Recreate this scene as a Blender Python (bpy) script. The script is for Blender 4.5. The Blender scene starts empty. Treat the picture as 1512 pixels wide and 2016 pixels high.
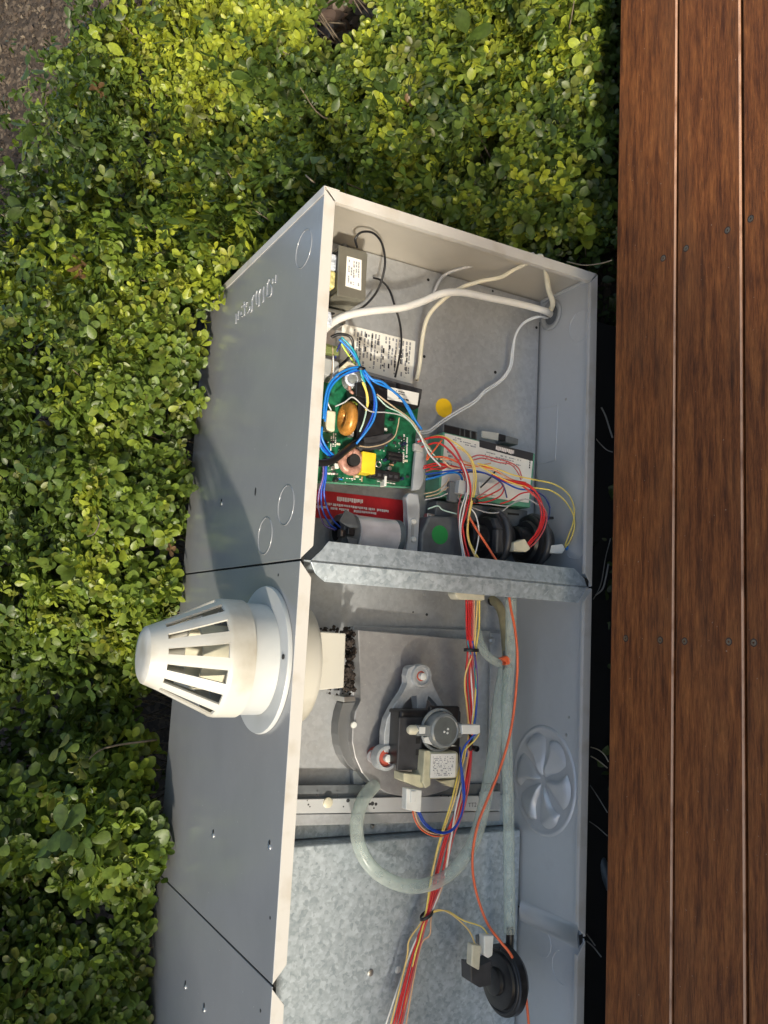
import bpy, bmesh, math, random
import numpy as np
from mathutils import Matrix, Vector
random.seed(7)
RNG = np.random.default_rng(11)
SC = bpy.context.scene
COL = SC.collection

# ------------------------------------------------------------------ camera
FPX = 1728.3                                   # focal length in pixels of the 1512 x 2016 photograph
RM = Matrix(((0.0519, -0.4860, -0.8724), (-0.9888, 0.0977, -0.1132), (0.1402, 0.8685, -0.4755)))
r0 = RM[0].normalized()
r1 = (RM[1] - r0 * RM[1].dot(r0)).normalized()
r2 = r0.cross(r1).normalized()
CAM = Vector((-0.0822, -0.9262, 0.8413))
cd = bpy.data.cameras.new('camera')
cam = bpy.data.objects.new('camera', cd)
COL.objects.link(cam)
cam.matrix_world = Matrix(((r0.x, -r1.x, -r2.x, CAM.x), (r0.y, -r1.y, -r2.y, CAM.y), (r0.z, -r1.z, -r2.z, CAM.z), (0, 0, 0, 1)))
cd.sensor_fit = 'VERTICAL'
cd.sensor_height = 36
cd.sensor_width = 27
cd.lens = FPX / 2016 * 36
cd.clip_start = 0.01
cd.clip_end = 400
SC.camera = cam

# ------------------------------------------------------------------ light
SUN_DIR = Vector((-0.655, -0.70, 0.275)).normalized()       # towards the sun
w = bpy.data.worlds.new('World')
SC.world = w
w.use_nodes = True
nt = w.node_tree
nt.nodes.clear()
wo = nt.nodes.new('ShaderNodeOutputWorld')
bg = nt.nodes.new('ShaderNodeBackground')
sky = nt.nodes.new('ShaderNodeTexSky')
sky.sky_type = 'NISHITA'
sky.sun_disc = False
sky.sun_elevation = math.asin(SUN_DIR.z)
sky.sun_rotation = math.atan2(SUN_DIR.x, SUN_DIR.y)
sky.dust_density = 1.5
sky.ozone_density = 0.5
sky.air_density = 1.0
bg.inputs[1].default_value = 0.11
nt.links.new(sky.outputs[0], bg.inputs[0])
nt.links.new(bg.outputs[0], wo.inputs[0])
sl = bpy.data.lights.new('sun', 'SUN')
sl.energy = 2.2
sl.angle = math.radians(3)
sl.color = (1.0, 0.92, 0.78)
so = bpy.data.objects.new('sun', sl)
COL.objects.link(so)
so.rotation_euler = SUN_DIR.to_track_quat('Z', 'Y').to_euler()
SC.view_settings.view_transform = 'Standard'
SC.view_settings.look = 'None'
SC.view_settings.gamma = 1
SC.view_settings.exposure = 1.38
SC.view_settings.use_curve_mapping = False
SC.cycles.max_bounces = 8
SC.cycles.transparent_max_bounces = 12

# ------------------------------------------------------------------ helpers
def ray(px, py):
    a, b = (px - 756) / FPX, (py - 1008) / FPX
    return r0 * a + r1 * b + r2

def at(px, py, x=None, y=None, z=None):
    """the point of the plane x / y / z = const that the photograph shows at this pixel"""
    d = ray(px, py)
    t = (x - CAM.x) / d.x if x is not None else (y - CAM.y) / d.y if y is not None else (z - CAM.z) / d.z
    return CAM + d * t

def to_px(P):
    q = np.asarray(P) - np.array(CAM)
    c = np.stack([q @ np.array(r0), q @ np.array(r1), q @ np.array(r2)], -1)
    return FPX * c[..., 0] / c[..., 2] + 756, FPX * c[..., 1] / c[..., 2] + 1008, c[..., 2]

BASE = {}
def thing(name, label, cat, loc=(0, 0, 0), group=None):
    o = bpy.data.objects.new(name, None)
    COL.objects.link(o)
    o.empty_display_size = 0.02
    o.location = loc
    BASE[o.name] = Vector(loc)
    o['label'] = label
    o['category'] = cat
    if group: o['group'] = group
    return o

def tag(o, label, cat, group=None):
    o['label'] = label
    o['category'] = cat
    if group: o['group'] = group
    return o

def link(name, me, parent=None, mat=None):
    o = bpy.data.objects.new(name, me)
    COL.objects.link(o)
    if mat is not None and len(me.materials) == 0: me.materials.append(mat)
    BASE[o.name] = Vector((0, 0, 0))
    if parent is not None:
        o.parent = parent
        o.matrix_parent_inverse = Matrix.Translation(-BASE.get(parent.name, Vector((0, 0, 0))))
    return o

def mesh(name, vf, mat, parent=None, smooth=False):
    me = bpy.data.meshes.new(name)
    me.from_pydata([tuple(v) for v in vf[0]], [], vf[1])
    me.update()
    if smooth:
        me.polygons.foreach_set('use_smooth', [True] * len(me.polygons))
    return link(name, me, parent, mat)

def frombm(name, bm, mat, parent=None, smooth=False):
    bmesh.ops.recalc_face_normals(bm, faces=bm.faces)
    me = bpy.data.meshes.new(name)
    bm.to_mesh(me)
    bm.free()
    if smooth: me.polygons.foreach_set('use_smooth', [True] * len(me.polygons))
    return link(name, me, parent, mat)

def bx(bm, lo, hi, bev=0.0, seg=2):
    lo = [min(a, b) for a, b in zip(lo, hi)] if False else lo
    a = [min(lo[i], hi[i]) for i in range(3)]
    b = [max(lo[i], hi[i]) for i in range(3)]
    vs = [bm.verts.new((x, y, z)) for x in (a[0], b[0]) for y in (a[1], b[1]) for z in (a[2], b[2])]
    fs = [(0, 1, 3, 2), (4, 6, 7, 5), (0, 4, 5, 1), (2, 3, 7, 6), (0, 2, 6, 4), (1, 5, 7, 3)]
    fl = [bm.faces.new([vs[i] for i in f]) for f in fs]
    if bev > 0:
        es = set(e for f in fl for e in f.edges)
        bmesh.ops.bevel(bm, geom=list(es), offset=min(bev, 0.45 * min(b[i] - a[i] for i in range(3))), segments=seg, profile=0.5, affect='EDGES')

def box(name, lo, hi, mat, parent=None, bev=0.0008, seg=2):
    bm = bmesh.new()
    bx(bm, lo, hi, bev, seg)
    return frombm(name, bm, mat, parent)

def span(x0, y0, x1, y1, yf):
    """world rectangle seen as this pixel rectangle on the plane y = yf: (xlo, xhi, zlo, zhi)"""
    cx, cy = (x0 + x1) / 2, (y0 + y1) / 2
    za, zb = at(x0, cy, y=yf).z, at(x1, cy, y=yf).z
    xa, xb = at(cx, y0, y=yf).x, at(cx, y1, y=yf).x
    return min(xa, xb), max(xa, xb), min(za, zb), max(za, zb)

def dev(name, x0, y0, x1, y1, yf, yb, mat, parent=None, bev=0.0008, seg=2):
    a, b, c, d = span(x0, y0, x1, y1, yf)
    return box(name, (a, yf, c), (b, yb, d), mat, parent, bev, seg)

def prism_pts(name, pts, off, mat, parent=None, bev=0.0, smooth=False):
    """polygon of 3-D points pushed along the vector off"""
    bm = bmesh.new()
    off = Vector(off)
    A = [bm.verts.new(p) for p in pts]
    B = [bm.verts.new(Vector(p) + off) for p in pts]
    n = len(pts)
    bm.faces.new(A)
    bm.faces.new(B[::-1])
    for i in range(n): bm.faces.new((A[i], B[i], B[(i + 1) % n], A[(i + 1) % n]))
    if bev: bmesh.ops.bevel(bm, geom=[e for e in bm.edges], offset=bev, segments=2, profile=0.5, affect='EDGES')
    return frombm(name, bm, mat, parent, smooth)

def plate(name, px, yf, yb, mat, parent=None, bev=0.0):
    return prism_pts(name, [at(x, y, y=yf) for x, y in px], (0, yb - yf, 0), mat, parent, bev)

def lathe_vf(prof, c, axis='Z', n=36, a0=0.0, a1=2 * math.pi, sx=1.0, sy=1.0):
    V, F = [], []
    full = abs(a1 - a0 - 2 * math.pi) < 1e-6
    m = n if full else n + 1
    for r, h in prof:
        for i in range(m):
            t = a0 + (a1 - a0) * i / n
            u, v = r * math.cos(t) * sx, r * math.sin(t) * sy
            if axis == 'Z': p = (u, v, h)
            elif axis == 'Y': p = (u, h, v)
            else: p = (h, u, v)
            V.append(Vector(p) + Vector(c))
    for k in range(len(prof) - 1):
        for i in range(n if not full else m):
            j = (i + 1) % m if full else i + 1
            F.append((k * m + i, k * m + j, (k + 1) * m + j, (k + 1) * m + i))
    return V, F

def lathe(name, prof, c, mat, parent=None, axis='Z', n=36, smooth=True, cap0=False, cap1=False, sx=1.0, sy=1.0, sharp=True):
    V, F = lathe_vf(prof, c, axis, n, sx=sx, sy=sy)
    if cap0: F.append(tuple(range(n)))
    if cap1: F.append(tuple(range(len(V) - n, len(V)))[::-1])
    bm = bmesh.new()
    vs = [bm.verts.new(v) for v in V]
    for f in F:
        try: bm.faces.new([vs[i] for i in f])
        except ValueError: pass
    bmesh.ops.remove_doubles(bm, verts=bm.verts, dist=1e-6)
    bmesh.ops.recalc_face_normals(bm, faces=bm.faces)
    if smooth:
        for f in bm.faces: f.smooth = True
        if sharp:
            for e in bm.edges:
                if len(e.link_faces) == 2 and e.calc_face_angle(0) > math.radians(32): e.smooth = False
    me = bpy.data.meshes.new(name)
    bm.to_mesh(me)
    bm.free()
    return link(name, me, parent, mat)

def crom(P, k=7):
    P = [Vector(p) for p in P]
    if len(P) == 2: return [P[0].lerp(P[1], i / k) for i in range(k + 1)]
    Q = [P[0] * 2 - P[1]] + P + [P[-1] * 2 - P[-2]]
    out = []
    for i in range(1, len(Q) - 2):
        a, b, c, d = Q[i - 1], Q[i], Q[i + 1], Q[i + 2]
        for j in range(k):
            t = j / k
            out.append(0.5 * (2 * b + (c - a) * t + (2 * a - 5 * b + 4 * c - d) * t * t + (3 * b - a - 3 * c + d) * t ** 3))
    out.append(P[-1])
    return out

def tube_vf(P, r, n=8, rfun=None):
    V, F = [], []
    m = len(P)
    up = Vector((0.31, 0.2, 0.93))
    prev = None
    for i, p in enumerate(P):
        t = (P[min(i + 1, m - 1)] - P[max(i - 1, 0)])
        if t.length < 1e-9: t = Vector((1, 0, 0))
        t.normalize()
        if prev is None:
            u = t.cross(up).normalized()
        else:
            u = (prev - t * prev.dot(t)).normalized()
        prev = u
        v = t.cross(u)
        rr = r * (rfun(i, m) if rfun else 1)
        for k in range(n):
            a = 2 * math.pi * k / n
            V.append(p + (u * math.cos(a) + v * math.sin(a)) * rr)
    for i in range(m - 1):
        for k in range(n):
            F.append((i * n + k, i * n + (k + 1) % n, (i + 1) * n + (k + 1) % n, (i + 1) * n + k))
    F.append(tuple(range(n))[::-1])
    F.append(tuple(range((m - 1) * n, m * n)))
    return V, F

def tube(name, pts, r, mat, parent=None, n=8, k=7, rfun=None):
    return mesh(name, tube_vf(crom(pts, k), r, n, rfun), mat, parent, smooth=True)

def W(pts, y=None):
    """pixel path with depths -> 3-D path; each entry (px, py, depth y)"""
    return [at(p[0], p[1], y=(p[2] if len(p) > 2 else y)) for p in pts]

def wire(parent, mat, pts, r=0.0011, y=None, name='wire', n=7):
    return tube(name, W(pts, y), r * 0.88, mat, parent, n=n, k=6)

def torus(name, c, R, r, mat, parent=None, axis='Z', n=36, m=8, a0=0, a1=2 * math.pi, sx=1.0, sy=1.0):
    full = abs(a1 - a0 - 2 * math.pi) < 1e-6
    P = []
    for i in range(n + 1):
        t = a0 + (a1 - a0) * i / n
        u, v = R * math.cos(t) * sx, R * math.sin(t) * sy
        P.append(Vector(c) + (Vector((u, v, 0)) if axis == 'Z' else Vector((u, 0, v)) if axis == 'Y' else Vector((0, u, v))))
    return mesh(name, tube_vf(P, r, m), mat, parent, smooth=True)

# ------------------------------------------------------------------ materials
def mat_new(name):
    m = bpy.data.materials.new(name)
    m.use_nodes = True
    t = m.node_tree
    b = t.nodes['Principled BSDF']
    return m, t, b

def nd(t, typ, **kw):
    n = t.nodes.new(typ)
    for k, v in kw.items(): setattr(n, k, v)
    return n

def plain(name, col, rough=0.4, metal=0.0, spec=0.5, var=0.12, scale=60.0, bump=0.0, trans=0.0, alpha=None, coat=0.0, dirt=None):
    """a colour with a little cloudy variation and wear in colour and gloss"""
    m, t, b = mat_new(name)
    tc = nd(t, 'ShaderNodeTexCoord')
    no = nd(t, 'ShaderNodeTexNoise')
    no.inputs['Scale'].default_value = scale
    no.inputs['Detail'].default_value = 5
    t.links.new(tc.outputs['Object'], no.inputs['Vector'])
    mx = nd(t, 'ShaderNodeMix', data_type='RGBA')
    d = dirt if dirt else tuple(c * (1 - 2 * var) for c in col)
    mx.inputs[6].default_value = (*d, 1)
    mx.inputs[7].default_value = (*[min(1, c * (1 + var)) for c in col], 1)
    cr = nd(t, 'ShaderNodeMapRange')
    cr.inputs[1].default_value = 0.25
    cr.inputs[2].default_value = 0.68 if not dirt else 0.5
    t.links.new(no.outputs['Fac'], cr.inputs[0])
    t.links.new(cr.outputs[0], mx.inputs[0])
    t.links.new(mx.outputs[2], b.inputs['Base Color'])
    rr = nd(t, 'ShaderNodeMapRange')
    rr.inputs[3].default_value = max(0.03, rough - 0.08)
    rr.inputs[4].default_value = min(1, rough + 0.1)
    t.links.new(no.outputs['Fac'], rr.inputs[0])
    t.links.new(rr.outputs[0], b.inputs['Roughness'])
    b.inputs['Metallic'].default_value = metal
    b.inputs['Specular IOR Level'].default_value = spec
    b.inputs['Transmission Weight'].default_value = trans
    b.inputs['Coat Weight'].default_value = coat
    if bump:
        bp = nd(t, 'ShaderNodeBump')
        bp.inputs['Strength'].default_value = bump
        bp.inputs['Distance'].default_value = 0.001
        t.links.new(no.outputs['Fac'], bp.inputs['Height'])
        t.links.new(bp.outputs[0], b.inputs['Normal'])
    return m

def sheet_metal(name, c0, c1, rough, metal, wave=0.35, spangle=0.0, sp_scale=130, dirt=(0.10, 0.085, 0.06), dirt_amt=0.25):
    """painted or zinc-coated sheet: spangle, faint oil-canning, dust streaks"""
    m, t, b = mat_new(name)
    tc = nd(t, 'ShaderNodeTexCoord')
    vo = nd(t, 'ShaderNodeTexVoronoi')
    vo.inputs['Scale'].default_value = sp_scale
    n0 = nd(t, 'ShaderNodeTexNoise')
    n0.inputs['Scale'].default_value = sp_scale * 0.55
    n0.inputs['Detail'].default_value = 4
    n1 = nd(t, 'ShaderNodeTexNoise')
    n1.inputs['Scale'].default_value = 9
    n1.inputs['Detail'].default_value = 6
    n1.inputs['Roughness'].default_value = 0.65
    n2 = nd(t, 'ShaderNodeTexNoise')
    n2.inputs['Scale'].default_value = 5.0
    n2.inputs['Detail'].default_value = 1
    # distort the spangle cells
    vm = nd(t, 'ShaderNodeVectorMath', operation='MULTIPLY_ADD')
    vm.inputs[1].default_value = (0.012,) * 3
    t.links.new(tc.outputs['Object'], n0.inputs['Vector'])
    t.links.new(n0.outputs['Color'], vm.inputs[0])
    t.links.new(tc.outputs['Object'], vm.inputs[2])
    t.links.new(vm.outputs[0], vo.inputs['Vector'])
    t.links.new(tc.outputs['Object'], n1.inputs['Vector'])
    t.links.new(tc.outputs['Object'], n2.inputs['Vector'])
    sep = nd(t, 'ShaderNodeSeparateColor')
    t.links.new(vo.outputs['Color'], sep.inputs[0])
    a = nd(t, 'ShaderNodeMix', data_type='FLOAT')
    a.inputs[0].default_value = 0.68
    t.links.new(sep.outputs[0], a.inputs[2])
    t.links.new(n0.outputs['Fac'], a.inputs[3])
    f = nd(t, 'ShaderNodeMix', data_type='FLOAT')
    f.inputs[0].default_value = spangle
    t.links.new(n1.outputs['Fac'], f.inputs[2])
    t.links.new(a.outputs[0], f.inputs[3])
    mr = nd(t, 'ShaderNodeMapRange')
    mr.inputs[1].default_value = 0.22
    mr.inputs[2].default_value = 0.78
    t.links.new(f.outputs[0], mr.inputs[0])
    mx = nd(t, 'ShaderNodeMix', data_type='RGBA')
    mx.inputs[6].default_value = (*c0, 1)
    mx.inputs[7].default_value = (*c1, 1)
    t.links.new(mr.outputs[0], mx.inputs[0])
    dr = nd(t, 'ShaderNodeMapRange')
    dr.inputs[1].default_value = 0.56
    dr.inputs[2].default_value = 0.80
    dr.inputs[4].default_value = dirt_amt
    t.links.new(n1.outputs['Fac'], dr.inputs[0])
    dm = nd(t, 'ShaderNodeMix', data_type='RGBA')
    dm.inputs[7].default_value = (*dirt, 1)
    t.links.new(dr.outputs[0], dm.inputs[0])
    t.links.new(mx.outputs[2], dm.inputs[6])
    sk = nd(t, 'ShaderNodeTexNoise')
    sk.inputs['Scale'].default_value = 300
    sk.inputs['Detail'].default_value = 1
    t.links.new(tc.outputs['Object'], sk.inputs['Vector'])
    sr = nd(t, 'ShaderNodeMapRange')
    sr.inputs[1].default_value = 0.765
    sr.inputs[2].default_value = 0.80
    sr.inputs[4].default_value = 0.55
    t.links.new(sk.outputs['Fac'], sr.inputs[0])
    sx_ = nd(t, 'ShaderNodeMix', data_type='RGBA')
    sx_.inputs[7].default_value = (0.62, 0.62, 0.60, 1)
    t.links.new(sr.outputs[0], sx_.inputs[0])
    t.links.new(dm.outputs[2], sx_.inputs[6])
    # fine scratches
    mp = nd(t, 'ShaderNodeMapping')
    mp.inputs['Scale'].default_value = (7, 420, 420)
    mp.inputs['Rotation'].default_value = (0.0, 0.35, 0.5)
    t.links.new(tc.outputs['Object'], mp.inputs[0])
    sc2 = nd(t, 'ShaderNodeTexNoise')
    sc2.inputs['Scale'].default_value = 1.0
    sc2.inputs['Detail'].default_value = 2
    t.links.new(mp.outputs[0], sc2.inputs['Vector'])
    s2r = nd(t, 'ShaderNodeMapRange')
    s2r.inputs[1].default_value = 0.74
    s2r.inputs[2].default_value = 0.80
    s2r.inputs[4].default_value = 0.30
    t.links.new(sc2.outputs['Fac'], s2r.inputs[0])
    sy_ = nd(t, 'ShaderNodeMix', data_type='RGBA')
    sy_.inputs[7].default_value = (0.55, 0.55, 0.54, 1)
    t.links.new(s2r.outputs[0], sy_.inputs[0])
    t.links.new(sx_.outputs[2], sy_.inputs[6])
    t.links.new(sy_.outputs[2], b.inputs['Base Color'])
    rr = nd(t, 'ShaderNodeMapRange')
    rr.inputs[3].default_value = rough - 0.09
    rr.inputs[4].default_value = rough + 0.12
    t.links.new(f.outputs[0], rr.inputs[0])
    t.links.new(rr.outputs[0], b.inputs['Roughness'])
    b.inputs['Metallic'].default_value = metal
    b1 = nd(t, 'ShaderNodeBump')
    b1.inputs['Strength'].default_value = wave
    b1.inputs['Distance'].default_value = 0.02
    t.links.new(n2.outputs['Fac'], b1.inputs['Height'])
    b2 = nd(t, 'ShaderNodeBump')
    b2.inputs['Strength'].default_value = 0.12
    b2.inputs['Distance'].default_value = 0.0008
    t.links.new(n0.outputs['Fac'], b2.inputs['Height'])
    t.links.new(b1.outputs[0], b2.inputs['Normal'])
    t.links.new(b2.outputs[0], b.inputs['Normal'])
    return m

def wood(name):
    m, t, b = mat_new(name)
    tc = nd(t, 'ShaderNodeTexCoord')
    oi = nd(t, 'ShaderNodeObjectInfo')
    ad = nd(t, 'ShaderNodeVectorMath', operation='ADD')
    sc = nd(t, 'ShaderNodeVectorMath', operation='SCALE')
    sc.inputs[3].default_value = 13.0
    cx = nd(t, 'ShaderNodeCombineXYZ')
    for i in range(3): t.links.new(oi.outputs['Random'], cx.inputs[i])
    t.links.new(cx.outputs[0], sc.inputs[0])
    t.links.new(tc.outputs['Object'], ad.inputs[0])
    t.links.new(sc.outputs[0], ad.inputs[1])
    def noise(scale, det, stretch, rough=0.6):
        mp = nd(t, 'ShaderNodeMapping')
        mp.inputs['Scale'].default_value = stretch
        t.links.new(ad.outputs[0], mp.inputs[0])
        n = nd(t, 'ShaderNodeTexNoise')
        n.inputs['Scale'].default_value = scale
        n.inputs['Detail'].default_value = det
        n.inputs['Roughness'].default_value = rough
        t.links.new(mp.outputs[0], n.inputs['Vector'])
        return n
    g1 = noise(1.0, 6, (17, 150, 60))         # long figure
    g2 = noise(1.0, 5, (60, 760, 200), 0.75)  # pores
    g3 = noise(1.0, 4, (3.5, 14, 10))        # weathered patches
    r1_ = nd(t, 'ShaderNodeValToRGB')
    e = r1_.color_ramp.elements
    e[0].position, e[0].color = 0.30, (0.080, 0.0250, 0.0085, 1)
    e[1].position, e[1].color = 0.72, (0.31, 0.108, 0.029, 1)
    k = r1_.color_ramp.elements.new(0.5)
    k.color = (0.195, 0.062, 0.0172, 1)
    t.links.new(g1.outputs['Fac'], r1_.inputs[0])
    pr = nd(t, 'ShaderNodeMapRange')
    pr.inputs[1].default_value = 0.36
    pr.inputs[2].default_value = 0.62
    pr.inputs[3].default_value = 0.55
    pr.inputs[4].default_value = 1.22
    t.links.new(g2.outputs['Fac'], pr.inputs[0])
    m1 = nd(t, 'ShaderNodeMix', data_type='RGBA', blend_type='MULTIPLY')
    m1.inputs[0].default_value = 1
    t.links.new(r1_.outputs[0], m1.inputs[6])
    t.links.new(pr.outputs[0], m1.inputs[7])
    wr = nd(t, 'ShaderNodeMapRange')
    wr.inputs[1].default_value = 0.48
    wr.inputs[2].default_value = 0.75
    wr.inputs[4].default_value = 0.42
    t.links.new(g3.outputs['Fac'], wr.inputs[0])
    m2 = nd(t, 'ShaderNodeMix', data_type='RGBA')
    m2.inputs[7].default_value = (0.17, 0.075, 0.030, 1)
    t.links.new(wr.outputs[0], m2.inputs[0])
    t.links.new(m1.outputs[2], m2.inputs[6])
    # pale flecks of grit
    vs = nd(t, 'ShaderNodeTexNoise')
    vs.inputs['Scale'].default_value = 260
    vs.inputs['Detail'].default_value = 1
    t.links.new(ad.outputs[0], vs.inputs['Vector'])
    fr = nd(t, 'ShaderNodeMapRange')
    fr.inputs[1].default_value = 0.765
    fr.inputs[2].default_value = 0.80
    fr.inputs[4].default_value = 0.6
    t.links.new(vs.outputs['Fac'], fr.inputs[0])
    m3 = nd(t, 'ShaderNodeMix', data_type='RGBA')
    m3.inputs[7].default_value = (0.35, 0.27, 0.2, 1)
    t.links.new(fr.outputs[0], m3.inputs[0])
    t.links.new(m2.outputs[2], m3.inputs[6])
    t.links.new(m3.outputs[2], b.inputs['Base Color'])
    rr = nd(t, 'ShaderNodeMapRange')
    rr.inputs[3].default_value = 0.5
    rr.inputs[4].default_value = 0.7
    t.links.new(g2.outputs['Fac'], rr.inputs[0])
    t.links.new(rr.outputs[0], b.inputs['Roughness'])
    bp = nd(t, 'ShaderNodeBump')
    bp.inputs['Strength'].default_value = 0.35
    bp.inputs['Distance'].default_value = 0.0012
    t.links.new(g2.outputs['Fac'], bp.inputs['Height'])
    t.links.new(bp.outputs[0], b.inputs['Normal'])
    b.inputs['Specular IOR Level'].default_value = 0.25
    return m

def leaf_mat(name):
    m, t, b = mat_new(name)
    at_ = nd(t, 'ShaderNodeAttribute', attribute_name='tint')
    tc = nd(t, 'ShaderNodeTexCoord')
    no = nd(t, 'ShaderNodeTexNoise')
    no.inputs['Scale'].default_value = 130
    no.inputs['Detail'].default_value = 4
    geo = nd(t, 'ShaderNodeNewGeometry')
    t.links.new(geo.outputs['Position'], no.inputs['Vector'])
    mr = nd(t, 'ShaderNodeMapRange')
    mr.inputs[1].default_value = 0.3
    mr.inputs[2].default_value = 0.7
    mr.inputs[3].default_value = 0.72
    mr.inputs[4].default_value = 1.18
    t.links.new(no.outputs['Fac'], mr.inputs[0])
    mx = nd(t, 'ShaderNodeMix', data_type='RGBA', blend_type='MULTIPLY')
    mx.inputs[0].default_value = 1
    t.links.new(at_.outputs['Color'], mx.inputs[6])
    t.links.new(mr.outputs[0], mx.inputs[7])
    t.links.new(mx.outputs[2], b.inputs['Base Color'])
    b.inputs['Roughness'].default_value = 0.42
    b.inputs['Specular IOR Level'].default_value = 0.42
    tr = nd(t, 'ShaderNodeBsdfTranslucent')
    tm = nd(t, 'ShaderNodeMix', data_type='RGBA', blend_type='MULTIPLY')
    tm.inputs[0].default_value = 1
    tm.inputs[7].default_value = (1.5, 1.45, 0.55, 1)
    t.links.new(mx.outputs[2], tm.inputs[6])
    t.links.new(tm.outputs[2], tr.inputs[0])
    ms = nd(t, 'ShaderNodeMixShader')
    ms.inputs[0].default_value = 0.34
    t.links.new(b.outputs[0], ms.inputs[1])
    t.links.new(tr.outputs[0], ms.inputs[2])
    bp = nd(t, 'ShaderNodeBump')
    bp.inputs['Strength'].default_value = 0.25
    bp.inputs['Distance'].default_value = 0.002
    t.links.new(no.outputs['Fac'], bp.inputs['Height'])
    t.links.new(bp.outputs[0], b.inputs['Normal'])
    t.links.new(ms.outputs[0], t.nodes['Material Output'].inputs[0])
    return m

def soil_mat():
    m, t, b = mat_new('soil')
    geo = nd(t, 'ShaderNodeNewGeometry')
    vo = nd(t, 'ShaderNodeTexVoronoi')
    vo.inputs['Scale'].default_value = 95
    no = nd(t, 'ShaderNodeTexNoise')
    no.inputs['Scale'].default_value = 22
    no.inputs['Detail'].default_value = 8
    no.inputs['Roughness'].default_value = 0.72
    t.links.new(geo.outputs['Position'], vo.inputs['Vector'])
    t.links.new(geo.outputs['Position'], no.inputs['Vector'])
    sp = nd(t, 'ShaderNodeSeparateColor')
    t.links.new(vo.outputs['Color'], sp.inputs[0])
    mi = nd(t, 'ShaderNodeMix', data_type='FLOAT')
    mi.inputs[0].default_value = 0.55
    t.links.new(no.outputs['Fac'], mi.inputs[2])
    t.links.new(sp.outputs[0], mi.inputs[3])
    cr = nd(t, 'ShaderNodeValToRGB')
    e = cr.color_ramp.elements
    e[0].position, e[0].color = 0.15, (0.014, 0.010, 0.007, 1)
    e[1].position, e[1].color = 0.88, (0.13, 0.098, 0.068, 1)
    k = e.new(0.55)
    k.color = (0.045, 0.032, 0.022, 1)
    t.links.new(mi.outputs[0], cr.inputs[0])
    t.links.new(cr.outputs[0], b.inputs['Base Color'])
    b.inputs['Roughness'].default_value = 0.95
    bp = nd(t, 'ShaderNodeBump')
    bp.inputs['Strength'].default_value = 0.9
    bp.inputs['Distance'].default_value = 0.01
    t.links.new(mi.outputs[0], bp.inputs['Height'])
    t.links.new(bp.outputs[0], b.inputs['Normal'])
    return m

def attr_mat(name, rough=0.8):
    m, t, b = mat_new(name)
    a = nd(t, 'ShaderNodeAttribute', attribute_name='tint')
    t.links.new(a.outputs['Color'], b.inputs['Base Color'])
    b.inputs['Roughness'].default_value = rough
    return m

def hose_mat():
    m, t, b = mat_new('clear_vinyl')
    b.inputs['Base Color'].default_value = (0.66, 0.72, 0.68, 1)
    b.inputs['Roughness'].default_value = 0.22
    tp = nd(t, 'ShaderNodeBsdfTransparent')
    tp.inputs[0].default_value = (0.86, 0.91, 0.88, 1)
    lw = nd(t, 'ShaderNodeLayerWeight')
    lw.inputs[0].default_value = 0.45
    mr = nd(t, 'ShaderNodeMapRange')
    mr.inputs[3].default_value = 0.74
    mr.inputs[4].default_value = 0.36
    t.links.new(lw.outputs['Facing'], mr.inputs[0])
    geo = nd(t, 'ShaderNodeNewGeometry')
    no = nd(t, 'ShaderNodeTexNoise')
    no.inputs['Scale'].default_value = 55
    t.links.new(geo.outputs['Position'], no.inputs['Vector'])
    ma = nd(t, 'ShaderNodeMath', operation='MULTIPLY_ADD')
    ma.inputs[1].default_value = 0.35
    ma.inputs[2].default_value = -0.18
    t.links.new(no.outputs['Fac'], ma.inputs[0])
    ad = nd(t, 'ShaderNodeMath', operation='ADD')
    t.links.new(mr.outputs[0], ad.inputs[0])
    t.links.new(ma.outputs[0], ad.inputs[1])
    ms = nd(t, 'ShaderNodeMixShader')
    t.links.new(ad.outputs[0], ms.inputs[0])
    t.links.new(b.outputs[0], ms.inputs[1])
    t.links.new(tp.outputs[0], ms.inputs[2])
    t.links.new(ms.outputs[0], t.nodes['Material Output'].inputs[0])
    return m

M = {}
M['paint'] = sheet_metal('grey_painted_steel', (0.262, 0.266, 0.270), (0.30, 0.304, 0.308), 0.20, 0.20, wave=0.15, spangle=0.0, dirt_amt=0.15)
M['rim'] = plain('cream_painted_edge', (0.47, 0.452, 0.42), 0.38, 0.0, var=0.05, scale=25, dirt=(0.40, 0.36, 0.30))
M['inner'] = sheet_metal('bare_coated_steel', (0.50, 0.515, 0.525), (0.57, 0.585, 0.595), 0.40, 0.35, wave=0.15, spangle=0.15, dirt_amt=0.2)
M['endsheet'] = sheet_metal('warm_lit_coated_steel', (0.50, 0.465, 0.40), (0.60, 0.565, 0.50), 0.30, 0.45, wave=0.35, spangle=0.0, dirt_amt=0.15)  # beige carries the warm light on the end panel, put into the colour
M['zinc'] = sheet_metal('dull_zinc_sheet', (0.31, 0.325, 0.345), (0.48, 0.50, 0.525), 0.44, 0.5, wave=0.12, spangle=0.5, sp_scale=190, dirt=(0.2, 0.18, 0.14), dirt_amt=0.45)
M['galv'] = sheet_metal('spangled_galvanised_sheet', (0.25, 0.30, 0.335), (0.56, 0.625, 0.675), 0.40, 0.4, wave=0.10, spangle=0.85, sp_scale=210, dirt_amt=0.12)
M['cast'] = sheet_metal('cast_zinc_alloy', (0.38, 0.405, 0.43), (0.56, 0.585, 0.61), 0.5, 0.5, wave=0.1, spangle=0.75, sp_scale=210, dirt_amt=0.2)
M['slatemetal'] = plain('dull_dark_steel', (0.16, 0.165, 0.17), 0.45, 0.4, var=0.1, scale=25)  # dark slate tone for the curved side of the fan housing
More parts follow.
